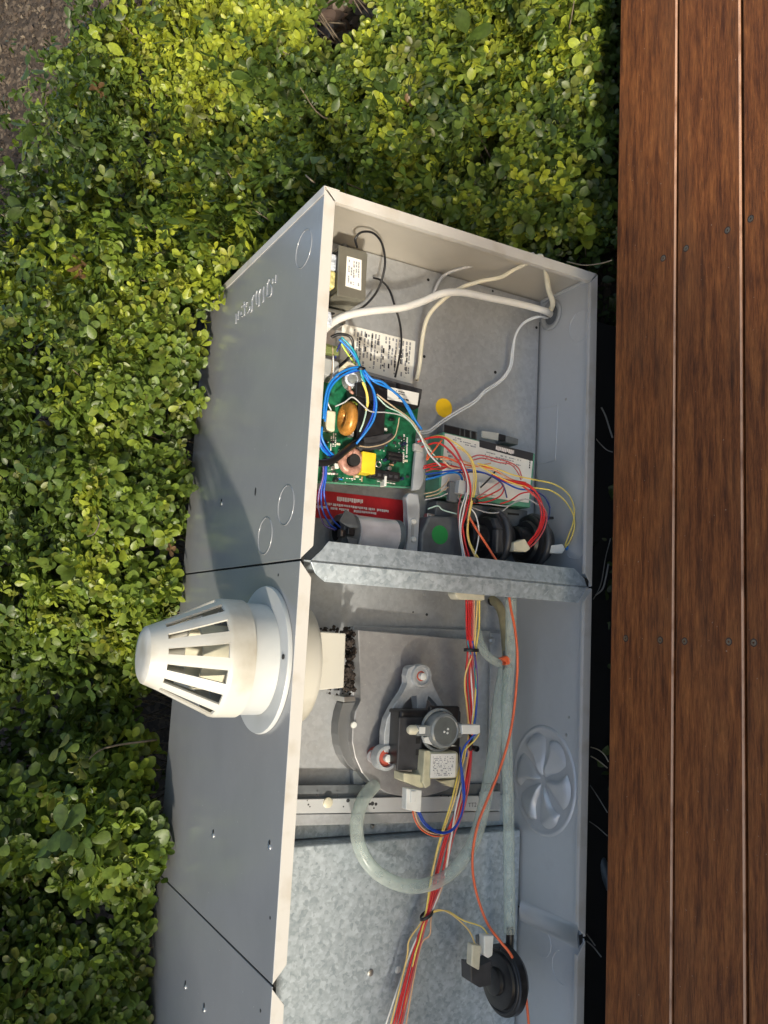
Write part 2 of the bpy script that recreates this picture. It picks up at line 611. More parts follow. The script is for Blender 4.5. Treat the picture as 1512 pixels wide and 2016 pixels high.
M['housing'] = sheet_metal('warm_zinc_housing', (0.27, 0.27, 0.275), (0.41, 0.41, 0.42), 0.42, 0.5, wave=0.2, spangle=0.45, sp_scale=190, dirt_amt=0.4)
M['clamp'] = plain('dusty_grey_clip_plastic', (0.40, 0.42, 0.44), 0.4, var=0.1, scale=40)
M['navyc'] = plain('navy_capacitor_sleeve', (0.015, 0.02, 0.06), 0.3, var=0.1)
M['pvc'] = plain('cream_pvc', (0.47, 0.455, 0.405), 0.36, var=0.05, scale=16, dirt=(0.33, 0.30, 0.24))
M['pvcgrey'] = plain('pale_grey_pvc', (0.43, 0.44, 0.43), 0.36, var=0.05, scale=20)
M['black'] = plain('black_plastic', (0.014, 0.014, 0.016), 0.36, var=0.3, scale=90, bump=0.05)
M['satin'] = plain('dark_grey_plastic', (0.040, 0.041, 0.046), 0.45, var=0.2, scale=60, bump=0.05)
M['dark'] = plain('dark_gap_lining', (0.012, 0.012, 0.012), 0.8)
M['slate'] = plain('slate_plastic', (0.105, 0.115, 0.125), 0.45, var=0.15)
M['white'] = plain('white_nylon', (0.70, 0.70, 0.66), 0.4, var=0.06)
M['cream'] = plain('yellowed_nylon', (0.62, 0.58, 0.44), 0.42, var=0.1)
M['ivory'] = plain('ivory_bobbin', (0.55, 0.52, 0.36), 0.42, var=0.12)
M['paper'] = plain('white_label_paper', (0.74, 0.73, 0.69), 0.55, var=0.04)
M['ink'] = plain('black_print', (0.03, 0.03, 0.035), 0.6)
M['greyink'] = plain('grey_print', (0.22, 0.23, 0.26), 0.6)
M['whiteink'] = plain('white_print', (0.78, 0.72, 0.70), 0.6)
M['redlabel'] = plain('red_label_vinyl', (0.50, 0.018, 0.026), 0.38, var=0.12)
M['yellow'] = plain('yellow_sticker', (0.80, 0.50, 0.012), 0.45, var=0.04)
M['green'] = plain('green_sticker', (0.02, 0.25, 0.06), 0.45, var=0.05)
M['pcb'] = plain('green_circuit_board', (0.012, 0.125, 0.060), 0.33, var=0.35, scale=120, coat=0.2)
M['pcbedge'] = plain('pale_green_board_edge', (0.10, 0.30, 0.20), 0.4)
M['copper'] = plain('amber_wound_copper', (0.50, 0.225, 0.045), 0.32, 0.25, var=0.2, scale=180)
M['pink'] = plain('pinkish_coil', (0.42, 0.22, 0.17), 0.4, 0.1, var=0.25, scale=160)
M['ybox'] = plain('yellow_capacitor_plastic', (0.80, 0.58, 0.03), 0.36, var=0.06)
M['olive'] = plain('olive_steel_bracket', (0.24, 0.235, 0.195), 0.35, 0.55, var=0.12, scale=30)
M['tin'] = plain('tin_plate', (0.50, 0.50, 0.48), 0.30, 0.85, var=0.12, scale=40)
M['alu'] = plain('brushed_aluminium_can', (0.80, 0.785, 0.81), 0.30, 0.35, var=0.1, scale=35)
M['steel'] = plain('screw_steel', (0.52, 0.53, 0.54), 0.3, 0.9, var=0.15)
M['brass'] = plain('weathered_screw', (0.26, 0.20, 0.14), 0.35, 0.8, var=0.2)
M['grommet'] = plain('grey_rubber_grommet', (0.30, 0.31, 0.31), 0.55, var=0.08)
M['redrub'] = plain('red_rubber_bush', (0.40, 0.065, 0.04), 0.5, var=0.15)
M['winding'] = plain('wrapped_transformer_winding', (0.62, 0.56, 0.24), 0.5, var=0.3, scale=220)
M['blueprint'] = plain('blue_white_winding_tape', (0.52, 0.56, 0.64), 0.5, var=0.3, scale=300)
M['gasket'] = plain('burnt_sealant', (0.030, 0.022, 0.018), 0.85, var=0.4, scale=200, bump=0.6)
M['smoke'] = plain('smoky_clear_plastic', (0.42, 0.45, 0.45), 0.12, var=0.1, trans=0.55)
M['fanface'] = plain('grey_glass_face', (0.13, 0.14, 0.135), 0.15, var=0.1)
M['hose'] = hose_mat()
M['olivehose'] = plain('olive_rubber_hose', (0.34, 0.30, 0.18), 0.4, var=0.12)
M['wood'] = wood('oiled_hardwood')
M['edgelight'] = plain('pale_board_edge_light', (0.42, 0.24, 0.15), 0.5, var=0.15, scale=30, dirt=(0.20, 0.09, 0.045))  # light caught on the arris, painted as a paler board edge
M['joist'] = plain('dark_timber', (0.05, 0.035, 0.025), 0.8, var=0.3)
M['leaf'] = leaf_mat('hedge_leaf')
M['twig'] = plain('grey_twig_bark', (0.15, 0.12, 0.085), 0.85, var=0.25, scale=120)
M['straw'] = plain('dry_straw', (0.46, 0.40, 0.27), 0.6, var=0.2)
M['straw_grey'] = plain('bleached_stalk', (0.26, 0.25, 0.22), 0.6, var=0.2)
M['conduit'] = plain('blue_grey_conduit', (0.10, 0.125, 0.14), 0.4, var=0.15)
M['soil'] = soil_mat()
M['chips'] = attr_mat('bark_and_grit', 0.9)
M['litter'] = attr_mat('dry_leaf', 0.8)
for k, c in dict(red=(0.55, 0.020, 0.022), pinkred=(0.50, 0.10, 0.10), orange=(0.72, 0.13, 0.045), yellowi=(0.80, 0.62, 0.13), yel=(0.78, 0.55, 0.20),
                 blue=(0.010, 0.065, 0.42), sky=(0.010, 0.17, 0.55), navy=(0.012, 0.02, 0.14), teal=(0.015, 0.28, 0.36), wht=(0.74, 0.73, 0.70),
                 blk=(0.012, 0.012, 0.014), grey=(0.42, 0.42, 0.43), tan=(0.45, 0.34, 0.22), peach=(0.70, 0.42, 0.25), mint=(0.42, 0.58, 0.50),
                 purple=(0.14, 0.09, 0.26), greeny=(0.45, 0.62, 0.10), dullgreen=(0.16, 0.19, 0.07), palegrey=(0.62, 0.65, 0.68), creamw=(0.72, 0.68, 0.54)).items():
    M['w_' + k] = plain('wire_' + k, c, 0.33, var=0.06, scale=40)

# ------------------------------------------------------------------ ground and bank
def vnoise(x, y, s=0):
    """cheap smooth value noise for arrays"""
    x = np.asarray(x, float) + s * 17.3
    y = np.asarray(y, float) + s * 7.7
    xi, yi = np.floor(x), np.floor(y)
    fx, fy = x - xi, y - yi
    fx, fy = fx * fx * (3 - 2 * fx), fy * fy * (3 - 2 * fy)
    def h(a, b):
        v = np.sin(a * 127.1 + b * 311.7 + s * 3.1) * 43758.5453
        return v - np.floor(v)
    return (h(xi, yi) * (1 - fx) + h(xi + 1, yi) * fx) * (1 - fy) + (h(xi, yi + 1) * (1 - fx) + h(xi + 1, yi + 1) * fx) * fy

def ground_z(X, Y):
    X, Y = np.asarray(X, float), np.asarray(Y, float)
    s = np.clip((Y - 0.50) / 1.25, 0, 1)
    z = -0.10 + 1.06 * s
    z = z + np.clip(Y - 1.75, 0, 60) * 0.05
    near = np.clip(1 - np.abs(Y - 1) / 4, 0, 1)
    return z + 0.03 * (vnoise(X * 4, Y * 4, 1) - 0.5) * near + 0.012 * (vnoise(X * 17, Y * 17, 2) - 0.5) * near

def axis_steps(lo, hi, a, b, d):
    inner = list(np.arange(a, b + 1e-6, d))
    left = [a - (a - lo) * (i / 14) ** 2.4 for i in range(14, 0, -1)]
    right = [b + (hi - b) * (i / 14) ** 2.4 for i in range(1, 15)]
    return np.array(left + inner + right)
gx, gy = axis_steps(-90, 90, -1.2, 2.4, 0.05), axis_steps(-90, 90, -0.6, 2.4, 0.05)
GX, GY = np.meshgrid(gx, gy, indexing='ij')
GZ = ground_z(GX, GY)
nx_, ny_ = GX.shape
V = np.stack([GX, GY, GZ], -1).reshape(-1, 3)
F = [(i * ny_ + j, (i + 1) * ny_ + j, (i + 1) * ny_ + j + 1, i * ny_ + j + 1) for i in range(nx_ - 1) for j in range(ny_ - 1)]
g = mesh('ground', (V, F), M['soil'], smooth=True)
g['kind'] = 'structure'

def fast_mesh(name, V, F4, mat, tint=None, parent=None, smooth=True):
    me = bpy.data.meshes.new(name)
    nv, nf = len(V), len(F4)
    k = F4.shape[1]
    me.vertices.add(nv)
    me.vertices.foreach_set('co', V.astype(np.float32).ravel())
    me.loops.add(nf * k)
    me.loops.foreach_set('vertex_index', F4.astype(np.int32).ravel())
    me.polygons.add(nf)
    me.polygons.foreach_set('loop_start', np.arange(0, nf * k, k, dtype=np.int32))
    me.polygons.foreach_set('loop_total', np.full(nf, k, dtype=np.int32))
    me.polygons.foreach_set('use_smooth', np.full(nf, smooth))
    me.update(calc_edges=True)
    if tint is not None:
        a = me.color_attributes.new('tint', 'FLOAT_COLOR', 'POINT')
        a.data.foreach_set('color', np.concatenate([tint, np.ones((nv, 1))], 1).astype(np.float32).ravel())
    return link(name, me, parent, mat)

# bark chips and grit on the bare bank
def rand_rot(n):
    q = RNG.normal(size=(n, 4))
    q /= np.linalg.norm(q, axis=1)[:, None]
    a, b, c, d = q.T
    return np.stack([np.stack([1 - 2 * (c * c + d * d), 2 * (b * c - a * d), 2 * (b * d + a * c)], -1),
                     np.stack([2 * (b * c + a * d), 1 - 2 * (b * b + d * d), 2 * (c * d - a * b)], -1),
                     np.stack([2 * (b * d - a * c), 2 * (c * d + a * b), 1 - 2 * (b * b + c * c)], -1)], -2)
def chips(name, n, xr, yr, size, mat, pal, mask=None):
    X = RNG.uniform(*xr, n)
    Y = RNG.uniform(*yr, n)
    if mask is not None:
        k = mask(X, Y)
        X, Y = X[k], Y[k]
    n = len(X)
    P = np.stack([X, Y, ground_z(X, Y) + 0.002], -1)
    oct_ = np.array([(1, 0, 0), (-1, 0, 0), (0, 1, 0), (0, -1, 0), (0, 0, 1), (0, 0, -1)], float)
    fo = np.array([(0, 2, 4), (2, 1, 4), (1, 3, 4), (3, 0, 4), (2, 0, 5), (1, 2, 5), (3, 1, 5), (0, 3, 5)])
    sc_ = RNG.uniform(0.5, 1.3, (n, 1, 3)) * (size * RNG.lognormal(0, 0.45, (n, 1, 1)))
    Vv = np.einsum('nij,nkj->nki', rand_rot(n), oct_[None] * sc_) + P[:, None]
    Ff = fo[None] + (np.arange(n) * 6)[:, None, None]
    pal = np.array(pal)
    T = pal[RNG.integers(0, len(pal), n)] * RNG.uniform(0.6, 1.35, (n, 1))
    return fast_mesh(name, Vv.reshape(-1, 3), Ff.reshape(-1, 3), mat, np.repeat(T, 6, 0), smooth=False)
o = chips('mulch', 30000, (0.7, 2.6), (0.75, 2.6), 0.0042, M['chips'],
          [(0.035, 0.025, 0.018), (0.06, 0.044, 0.03), (0.024, 0.018, 0.013), (0.11, 0.088, 0.064), (0.05, 0.036, 0.026)])
tag(o, 'brown bark and grit mulch on the bare bank beyond the hedge', 'mulch')
o['kind'] = 'stuff'
o = chips('debris', 5000, (-1.0, 1.5), (-0.3, 0.45), 0.004, M['chips'],
          [(0.05, 0.04, 0.03), (0.09, 0.07, 0.05), (0.03, 0.024, 0.02)])
tag(o, 'dark crumbs of soil and bark in the gap beside the deck', 'debris')
o['kind'] = 'stuff'

# ------------------------------------------------------------------ unseen walls added behind the viewer to shade the lower part of the scene
M['render'] = plain('grey_rendered_masonry', (0.36, 0.35, 0.33), 0.8, var=0.1, scale=12, bump=0.2)
M['capping'] = plain('concrete_capping', (0.30, 0.30, 0.29), 0.8, var=0.12, scale=20)
hw_ = thing('tall_shade_wall', 'tall grey rendered wall added behind the viewer to shade the lower left', 'wall', (-5.5, -2.7, 0))
box('wall', (-9.0, -2.9, -0.12), (-3.6, -2.6, 3.2), M['render'], hw_, bev=0.01)
box('shade_wall_top', (-9.2, -3.0, 3.201), (-3.52, -2.45, 3.32), M['capping'], hw_, bev=0.01)
lw_ = thing('low_shade_wall', 'low grey wall with a concrete capping added behind the viewer for shade', 'wall', (-2.3, -2.7, 0))  # added too, its height set to shade the lower half of the cabinet
box('wall', (-3.598, -2.8, -0.12), (-2.0, -2.6, 1.27), M['render'], lw_, bev=0.008)
box('capping', (-3.598, -2.83, 1.271), (-1.97, -2.57, 1.325), M['capping'], lw_, bev=0.006)

# ------------------------------------------------------------------ timber deck
ZD = 0.05
deck = thing('timber_deck', 'reddish brown hardwood deck of long boards beside the heater', 'deck', (0, -0.25, ZD))
edges = [(-0.192, -0.0905), (-0.2885, -0.1956), (-0.386, -0.2925), (-0.484, -0.390)]
XJ = (-0.0685, 0.4035)
SCREW_Y = [(-0.117, -0.173), (-0.2095, -0.2704), (-0.302, -0.362), (-0.402, -0.462)]
def screw_head(name, c, r, parent, mat, axis='Z', sign=1):
    prof = [(r * 1.02, 0.0), (r, 0.0005 * sign), (r * 0.62, 0.0007 * sign), (r * 0.42, 0.0006 * sign), (r * 0.34, -0.0006 * sign), (0.0, -0.0008 * sign)]
    return lathe(name, prof, c, mat, parent, axis, n=14)
yn = -0.4875
while yn > -2.5:
    edges.append((yn - 0.0935, yn))
    SCREW_Y.append(())
    yn -= 0.097
for i, (ya, yb_) in enumerate(edges):
    bd = box('decking_board', (-3.4, ya, ZD - 0.022), (3.4, yb_, ZD), M['wood'], deck, bev=0.0019, seg=2)
    bd.data.materials.append(M['edgelight'])
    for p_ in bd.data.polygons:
        if p_.normal.y < -0.25 and 0.2 < p_.normal.z < 0.97 and abs(p_.normal.x) < 0.1: p_.material_index = 1  # only bevel faces on the near side get the painted edge light
    for xj in XJ:
        for yy in SCREW_Y[i]:
            if i == 0 and xj > 0.3 and yy > -0.14: continue
            c = (xj + random.uniform(-.0015, .0015), yy, ZD + 0.0002)
            screw_head('screw', c, 0.0031, bd, M['brass'])
            lathe('screw_recess', [(0.0044, 0.0), (0.0044, 0.0001), (0.0032, 0.00012)], (c[0], c[1], ZD + 0.0001), M['joist'], bd, n=16)
for xj in (-0.99, -0.53, XJ[0], XJ[1], 0.88, 1.36, 1.84):
    box('joist', (xj - 0.022, -2.5, ZD - 0.114), (xj + 0.022, -0.125, ZD - 0.0225), M['joist'], deck, bev=0.002)

# ------------------------------------------------------------------ the heater cabinet
CW, CD_, XT, XS, XB = 0.44, 0.471, 0.4565, -0.4596, -1.05
cab = thing('heater_cabinet', 'open grey sheet metal heater cabinet with wiring and fan exposed', 'heater', (-0.2, 0.2, -0.1))
secs = [(0.0012, XT - 0.0022), (XS + 0.0012, -0.0012), (XB, XS - 0.0012)]
T_ = 0.0014
# outer side that faces the hedge and the sky (top), in three lengths
sides = []
for (a, b) in secs:
    sides.append(box('side_panel', (a, 0.0012, CW - T_), (b, CD_, CW), M['paint'], cab, bev=0.0005))
for xs in (0.0, XS):
    box('seam_backing', (xs - 0.012, 0.004, CW - 0.006), (xs + 0.012, CD_ - 0.004, CW - 0.003), M['dark'], cab, bev=0)
# deep back sheet and wall beside the deck
box('rear_panel', (XB, CD_ - T_, 0.0), (XT - 0.003, CD_ + 0.001, CW - 0.003), M['zinc'], cab, bev=0)
walls = []
for (a, b) in secs:
    walls.append(box('side_wall', (a, 0.0016, 0.0), (b, CD_ - 0.003, T_), M['inner'], cab, bev=0.0004))
# end sheet with its turned-over edge lying on the side panel
endp = box('end_panel', (XT - 0.0016, 0.0016, 0.0), (XT, CD_ + 0.001, CW), M['endsheet'], cab, bev=0.0004)
endf = prism_pts('turned_edge', [(XT + 0.0012, -0.0006, CW + 0.0012), (XT + 0.0012, CD_ + 0.002, CW + 0.0012), (XT - 0.0105, CD_ + 0.002, CW + 0.0012), (XT - 0.0095, -0.0006, CW + 0.0012)], (0, 0, -0.0009), M['rim'], endp)
box('turned_edge', (XT + 0.0002, -0.0006, CW - 0.02), (XT + 0.0012, CD_ + 0.002, CW + 0.0011), M['rim'], endp, bev=0.0002)
# front flanges with mitred ends
RW, RR, RE = 0.0150, 0.0125, 0.0145
fy = 0.0012
def flange(pts, parent=cab, mat=None, name='front_flange'):
    return prism_pts(name, [(x, 0.0, z) for x, z in pts], (0, fy, 0), mat or M['rim'], parent, bev=0.0003)
flange([(XT - 0.002, CW), (XT - 0.002 - RW * 0.95, CW - RW), (0.0175, CW - RW), (0.0015, CW)])
flange([(XT, CW - 0.0024), (XT, 0.002), (XT - RE, RR + 0.001), (XT - RE, CW - RW - 0.0012)])
flange([(XT - 0.001, 0.0), (XT - 0.0155, RR), (0.0175, RR), (0.0015, 0.0)])
flange([(-0.0015, CW), (-0.0195, CW - RW), (XS + 0.020, CW - RW), (XS + 0.002, CW)])
flange([(-0.0015, 0.0), (-0.0195, RR), (XS + 0.012, RR), (XS + 0.002, 0.0)])
flange([(XS - 0.003, CW), (XS - 0.021, CW - RW), (XB, CW - RW), (XB, CW)])
flange([(XS - 0.003, 0.0), (XS - 0.021, RR), (XB, RR), (XB, 0.0)])
box('end_panel', (XB - 0.0016, 0.0, 0.0), (XB - 0.0004, CD_, CW), M['paint'], cab, bev=0.0003)
# small return lips behind the flanges
for (a, b) in ((0.018, XT - 0.016), (XS + 0.02, -0.02), (XB, XS - 0.02)):
    box('flange_return', (a, 0.0013, CW - RW), (b, 0.009, CW - RW + 0.0011), M['rim'], cab, bev=0)
    box('flange_return', (a, 0.0013, RR - 0.0011), (b, 0.006, RR), M['rim'], cab, bev=0)
box('flange_return', (XT - RE, 0.0013, RR), (XT - RE + 0.0011, 0.008, CW - RW), M['rim'], cab, bev=0)

# divider: two folded galvanised flanges and the shelf between the compartments
def strip(name, pts, mat, th=0.0012):
    return prism_pts(name, pts, (0, th, 0), mat, cab, bev=0.0003)
zl, zr = CW - 0.010, 0.006
strip('divider_flange', [(0.0010, 0.0016, zl - 0.004), (0.0010, 0.0016, zr + 0.002), (0.012, 0.0046, zr + 0.004), (0.0245, 0.0075, zr + 0.020), (0.0255, 0.0075, zl - 0.028), (0.014, 0.0046, zl - 0.018)], M['galv'])
strip('divider_flange', [(-0.0012, 0.0022, zl - 0.004), (-0.0012, 0.0022, zr + 0.002), (-0.010, 0.0040, zr + 0.006), (-0.0225, 0.0075, zr + 0.012), (-0.0225, 0.0075, zl - 0.026), (-0.014, 0.0050, zl - 0.012)], M['galv'])
box('divider_shelf', (-0.0009, 0.0045, 0.0025), (0.0007, 0.30, CW - 0.003), M['galv'], cab, bev=0)

# control compartment back sheet
YB = 0.1275
ctrl = box('control_backplate', (0.0012, YB, 0.0022), (XT - 0.0028, YB + 0.0012, CW - 0.0035), M['zinc'], cab, bev=0.0003)
for px, py, r in ((843, 551, .0022), (835, 702, .0022), (975, 733, .0024), (1056, 645, .0022), (970, 573, .0018), (880, 505, .0012)):
    lathe('screw_hole', [(r, 0), (r, -0.0004), (0, -0.0005)], at(px, py, y=YB), M['dark'], ctrl, 'Y', n=12)
# folded edge where the back sheet meets the wall
box('edge_fold', (0.03, YB - 0.0016, 0.0026), (0.42, YB - 0.0002, 0.0042), M['slate'], ctrl, bev=0)

# middle compartment back sheet, plate, rails
YM = 0.172
mid = box('burner_backplate', (-0.37, YM, 0.0022), (-0.0014, YM + 0.0012, CW - 0.0035), M['zinc'], cab, bev=0)
plate_px = [(696, 1232), (990, 1243), (985, 1596), (700, 1600), (690, 1420), (688, 1330)]
fp = plate('fan_mounting_plate', plate_px, 0.160, 0.1715, M['zinc'], cab, bev=0.0008)
plate('edge_fold', [(966, 1246), (990, 1247), (988, 1480), (962, 1480)], 0.1555, 0.1597, M['zinc'], fp, bev=0.0006)
rail = plate('mounting_rail', [(570, 1574), (985, 1566), (985, 1596), (570, 1602)], 0.146, 0.1555, M['inner'], cab, bev=0.0006)
plate('rail_fold', [(570, 1604), (985, 1598), (984, 1616), (568, 1626)], 0.1500, 0.1560, M['zinc'], rail, bev=0.0005)
plate('rail_upper_fold', [(572, 1546), (985, 1543), (985, 1564), (572, 1572)], 0.152, 0.158, M['slate'], rail, bev=0.0005)  # darker slate-coloured fold along the upper edge of the rail
plate('rail_end_bracket', [(945, 1560), (985, 1558), (984, 1594), (960, 1594), (945, 1586)], 0.1425, 0.1455, M['zinc'], rail, bev=0.0005)
lathe('rubber_plug', [(0.0068, 0), (0.0066, -0.002), (0.004, -0.0034), (0, -0.0036)], at(645, 1580, y=0.146), M['cream'], rail, 'Y', n=18)
for px, py, r in ((685, 1576, .0026), (625, 1567, .0012), (664, 1567, .001), (607, 1584, .0012), (610, 1588, .0009), (676, 1588, .0010), (605, 1576, .0008), (733, 1582, .0028), (740, 1583, .0022), (728, 1583, .0018), (736, 1591, .0012), (868, 1566, .0012), (883, 1568, .001)):
    lathe('rivet_hole', [(r, 0), (r, -0.0003), (0, -0.0004)], at(px, py, y=0.146), M['ink'], rail, 'Y', n=12)
lathe('rivet', [(0.0032, 0), (0.003, -0.001), (0.0016, -0.0022), (0, -0.0024)], at(733, 1627, y=0.162), M['tin'], rail, 'Y', n=14)

def lettering(name, txt, px, py, y, size, mat, parent):
    cu = bpy.data.curves.new(name, 'FONT')
    cu.body = txt
    cu.size = size
    cu.align_x, cu.align_y = 'CENTER', 'CENTER'
    tmp = bpy.data.objects.new(name, cu)
    COL.objects.link(tmp)
    me = bpy.data.meshes.new_from_object(tmp.evaluated_get(bpy.context.evaluated_depsgraph_get()))
    bpy.data.objects.remove(tmp)
    p = at(px, py, y=y - 0.0002)
    for v in me.vertices: v.co = Vector((p.x + v.co.y, p.y, p.z - v.co.x))
    me.materials.clear()
    return link(name, me, parent, mat)
lettering('stamped_mark', 'TT2', 930, 1585, 0.146, 0.0085, M['ink'], rail)

# heat exchanger casing
YH = 0.137
xh = at(800, 1650, y=YH).x
hx = box('heat_exchanger_casing', (XB, YH, 0.0035), (xh, 0.32, CW - 0.006), M['galv'], cab, bev=0.0025, seg=3)
box('upper_casing', (xh + 0.002, 0.1640, 0.006), (xh + 0.045, 0.1716, CW - 0.006), M['galv'], cab, bev=0.0008)
for px, py in ((729, 1915), (783, 1909)):
    lathe('screw', [(0.0048, 0), (0.0044, -0.0012), (0.002, -0.0022), (0, -0.0022)], at(px, py, y=YH), M['tin'] if px < 750 else M['white'], hx, 'Y', n=14)
# raised rib on the wall at the lower seam
V = []
for y in (0.010, 0.1335):
    for (dx, dz) in ((0.012, 0.0016), (0.006, 0.0042), (-0.001, 0.0054), (-0.009, 0.0042), (-0.018, 0.0016)): V.append((XS + dx, y, dz))
mesh('seam_rib', (V, [(i, i + 1, i + 6, i + 5) for i in range(4)] + [(0, 1, 2, 3, 4), (9, 8, 7, 6, 5)]), M['inner'], cab, smooth=True)
plate('corner_gap_shade', [(1141, 1842), (1152, 1838), (1153, 1847), (1142, 1862)], 0.0035, 0.005, M['dark'], cab)  # dark plates stand in for the shaded gaps at the flange corners
plate('corner_gap_shade', [(1141, 1131), (1168, 1146), (1160, 1158), (1140, 1140)], 0.0055, 0.007, M['dark'], cab)
for lo, hi in (((XB, 0.03, -0.10), (0.40, 0.07, -0.0015)), ((XB, 0.38, -0.10), (0.40, 0.42, -0.0015))):
    box('base_rail', lo, hi, M['dark'], cab, bev=0.001)

# knockouts, screws and pressed marks
def knock(parent, c, r, mat, a0=0, a1=2 * math.pi, rr=0.0007, name='knockout'):
    return torus(name, c, r, rr, mat, parent, 'Z', n=40, m=6, a0=a0, a1=a1)
for px, py, r, k in ((598, 490, .0245, 0), (563, 995, .0245, 0), (522, 1055, .0235, 0)):
    knock(sides[k], at(px, py, z=CW) + Vector((0, 0, .0001)), r, M['paint'])
def side_screw(px, py, k, r=0.0032):
    p = at(px, py, z=CW)
    lathe('screw', [(r, 0), (r * 0.95, 0.0012), (r * 0.5, 0.002), (0, 0.002)], p, M['steel'], sides[k], 'Z', n=12)
    lathe('screw_hole', [(r * 0.75, 0), (r * 0.75, .0003), (0, .0004)], p + Vector((0.0052, 0.001, 0)), M['dark'], sides[k], 'Z', n=10)
side_screw(436, 992, 0)
side_screw(420, 1645, 1)
side_screw(531, 1668, 1)
side_screw(365, 1943, 2)
side_screw(402, 1988, 2)
lathe('screw_hole', [(0.0035, 0), (0.0035, .0003), (0, .0004)], at(503, 968, z=CW), M['dark'], sides[0], 'Z', n=12, sx=1.6, sy=0.8)
for px, py in ((513, 1990), (532, 1807), (548, 1132)):
    lathe('screw_hole', [(0.0018, 0), (0.0018, .0003), (0, .0004)], at(px, py, z=CW), M['dark'], sides[2 if py > 1960 else 1], 'Z', n=10)
# the pressed lettering on the upper side panel (strokes as far as they can be made out)
strokes = [[(285, 1130), (287, 1250), (285, 1360)], [(345, 1070), (335, 1180), (335, 1270)], [(405, 1090), (400, 1180), (430, 1200)], [(475, 860), (470, 950), (480, 1050), (478, 1160), (455, 1175)],
           [(410, 990), (440, 940), (478, 930)], [(545, 870), (520, 920), (518, 980)], [(700, 700), (655, 820), (655, 960), (645, 1070), (610, 1110)], [(540, 1130), (590, 1050), (605, 960)],
           [(770, 600), (745, 720), (748, 840), (755, 920)], [(850, 560), (815, 700), (818, 860), (810, 950), (790, 972)], [(925, 510), (908, 640), (915, 760), (912, 840), (895, 880)],
           [(1050, 340), (1005, 470), (1000, 620), (1003, 750), (1085, 710), (1102, 560), (1070, 470)], [(1200, 240), (1192, 340), (1190, 430)], [(1130, 330), (1120, 440)]]
bmv, bmf = [], []
for s in strokes:
    v, f = tube_vf(crom([at(440 + x * 0.086, 520 + y * 0.086, z=CW + 0.0003) for x, y in s], 5), 0.0011, 6)
    bmf += [tuple(i + len(bmv) for i in q) for q in f]
    bmv += v
mesh('pressed_lettering', (bmv, bmf), M['paint'], sides[0], smooth=True)

# inside wall: cable grommet, knockouts, pressed hatch outline, petal knockout
gp = at(1088, 621, z=0.0)
zi = T_ + 0.0001
grm = lathe('cable_grommet', [(0.0235, 0.0), (0.0245, 0.002), (0.0215, 0.0042), (0.0175, 0.0036), (0.0150, 0.0012)], (gp.x, gp.y, zi), M['grommet'], walls[0], 'Z', n=32)
lathe('grommet_throat', [(0.0150, 0.0008), (0.008, 0.0004), (0.0, 0.0003)], (gp.x, gp.y, zi), M['slate'], grm, 'Z', n=24)
def wall_pt(px, py, dz=0.0):
    p = at(px, py, z=T_)
    return Vector((p.x, p.y, T_ + dz))
knock(walls[0], wall_pt(1142, 642), 0.0235, M['inner'])
knock(walls[2], wall_pt(1067, 1855), 0.019, M['inner'], math.radians(150), math.radians(330))
knock(walls[2], wall_pt(1107, 1905), 0.021, M['inner'], math.radians(20), math.radians(190))
tube('pressed_line', [wall_pt(1062, 805), wall_pt(1082, 801), wall_pt(1098, 797)], 0.0006, M['inner'], walls[0], n=6)
tube('pressed_line', [wall_pt(1098, 797), wall_pt(1096, 850), wall_pt(1093, 906)], 0.0009, M['inner'], walls[0], n=6)
tube('pressed_line', [wall_pt(1093, 906), wall_pt(1075, 911), wall_pt(1056, 914)], 0.0006, M['inner'], walls[0], n=6)
tube('pressed_line', [wall_pt(1116, 1092), wall_pt(1124, 1099), wall_pt(1140, 1099), wall_pt(1147, 1092), wall_pt(1149, 1080)], 0.0007, M['inner'], walls[0], n=6)
box('corner_fold', (XT - 0.006, 0.006, T_), (XT - 0.0018, YB - 0.004, 0.006), M['inner'], walls[0], bev=0.001)
for px, py in ((1114, 786), (1166, 720), (1120, 1412), (1115, 1447)):
    p = wall_pt(px, py)
    if p.y > 0.012: lathe('dimple', [(0.0022, 0), (0.0018, .0008), (0, .001)], p, M['tin'], walls[0 if py < 1100 else 1], 'Z', n=10)

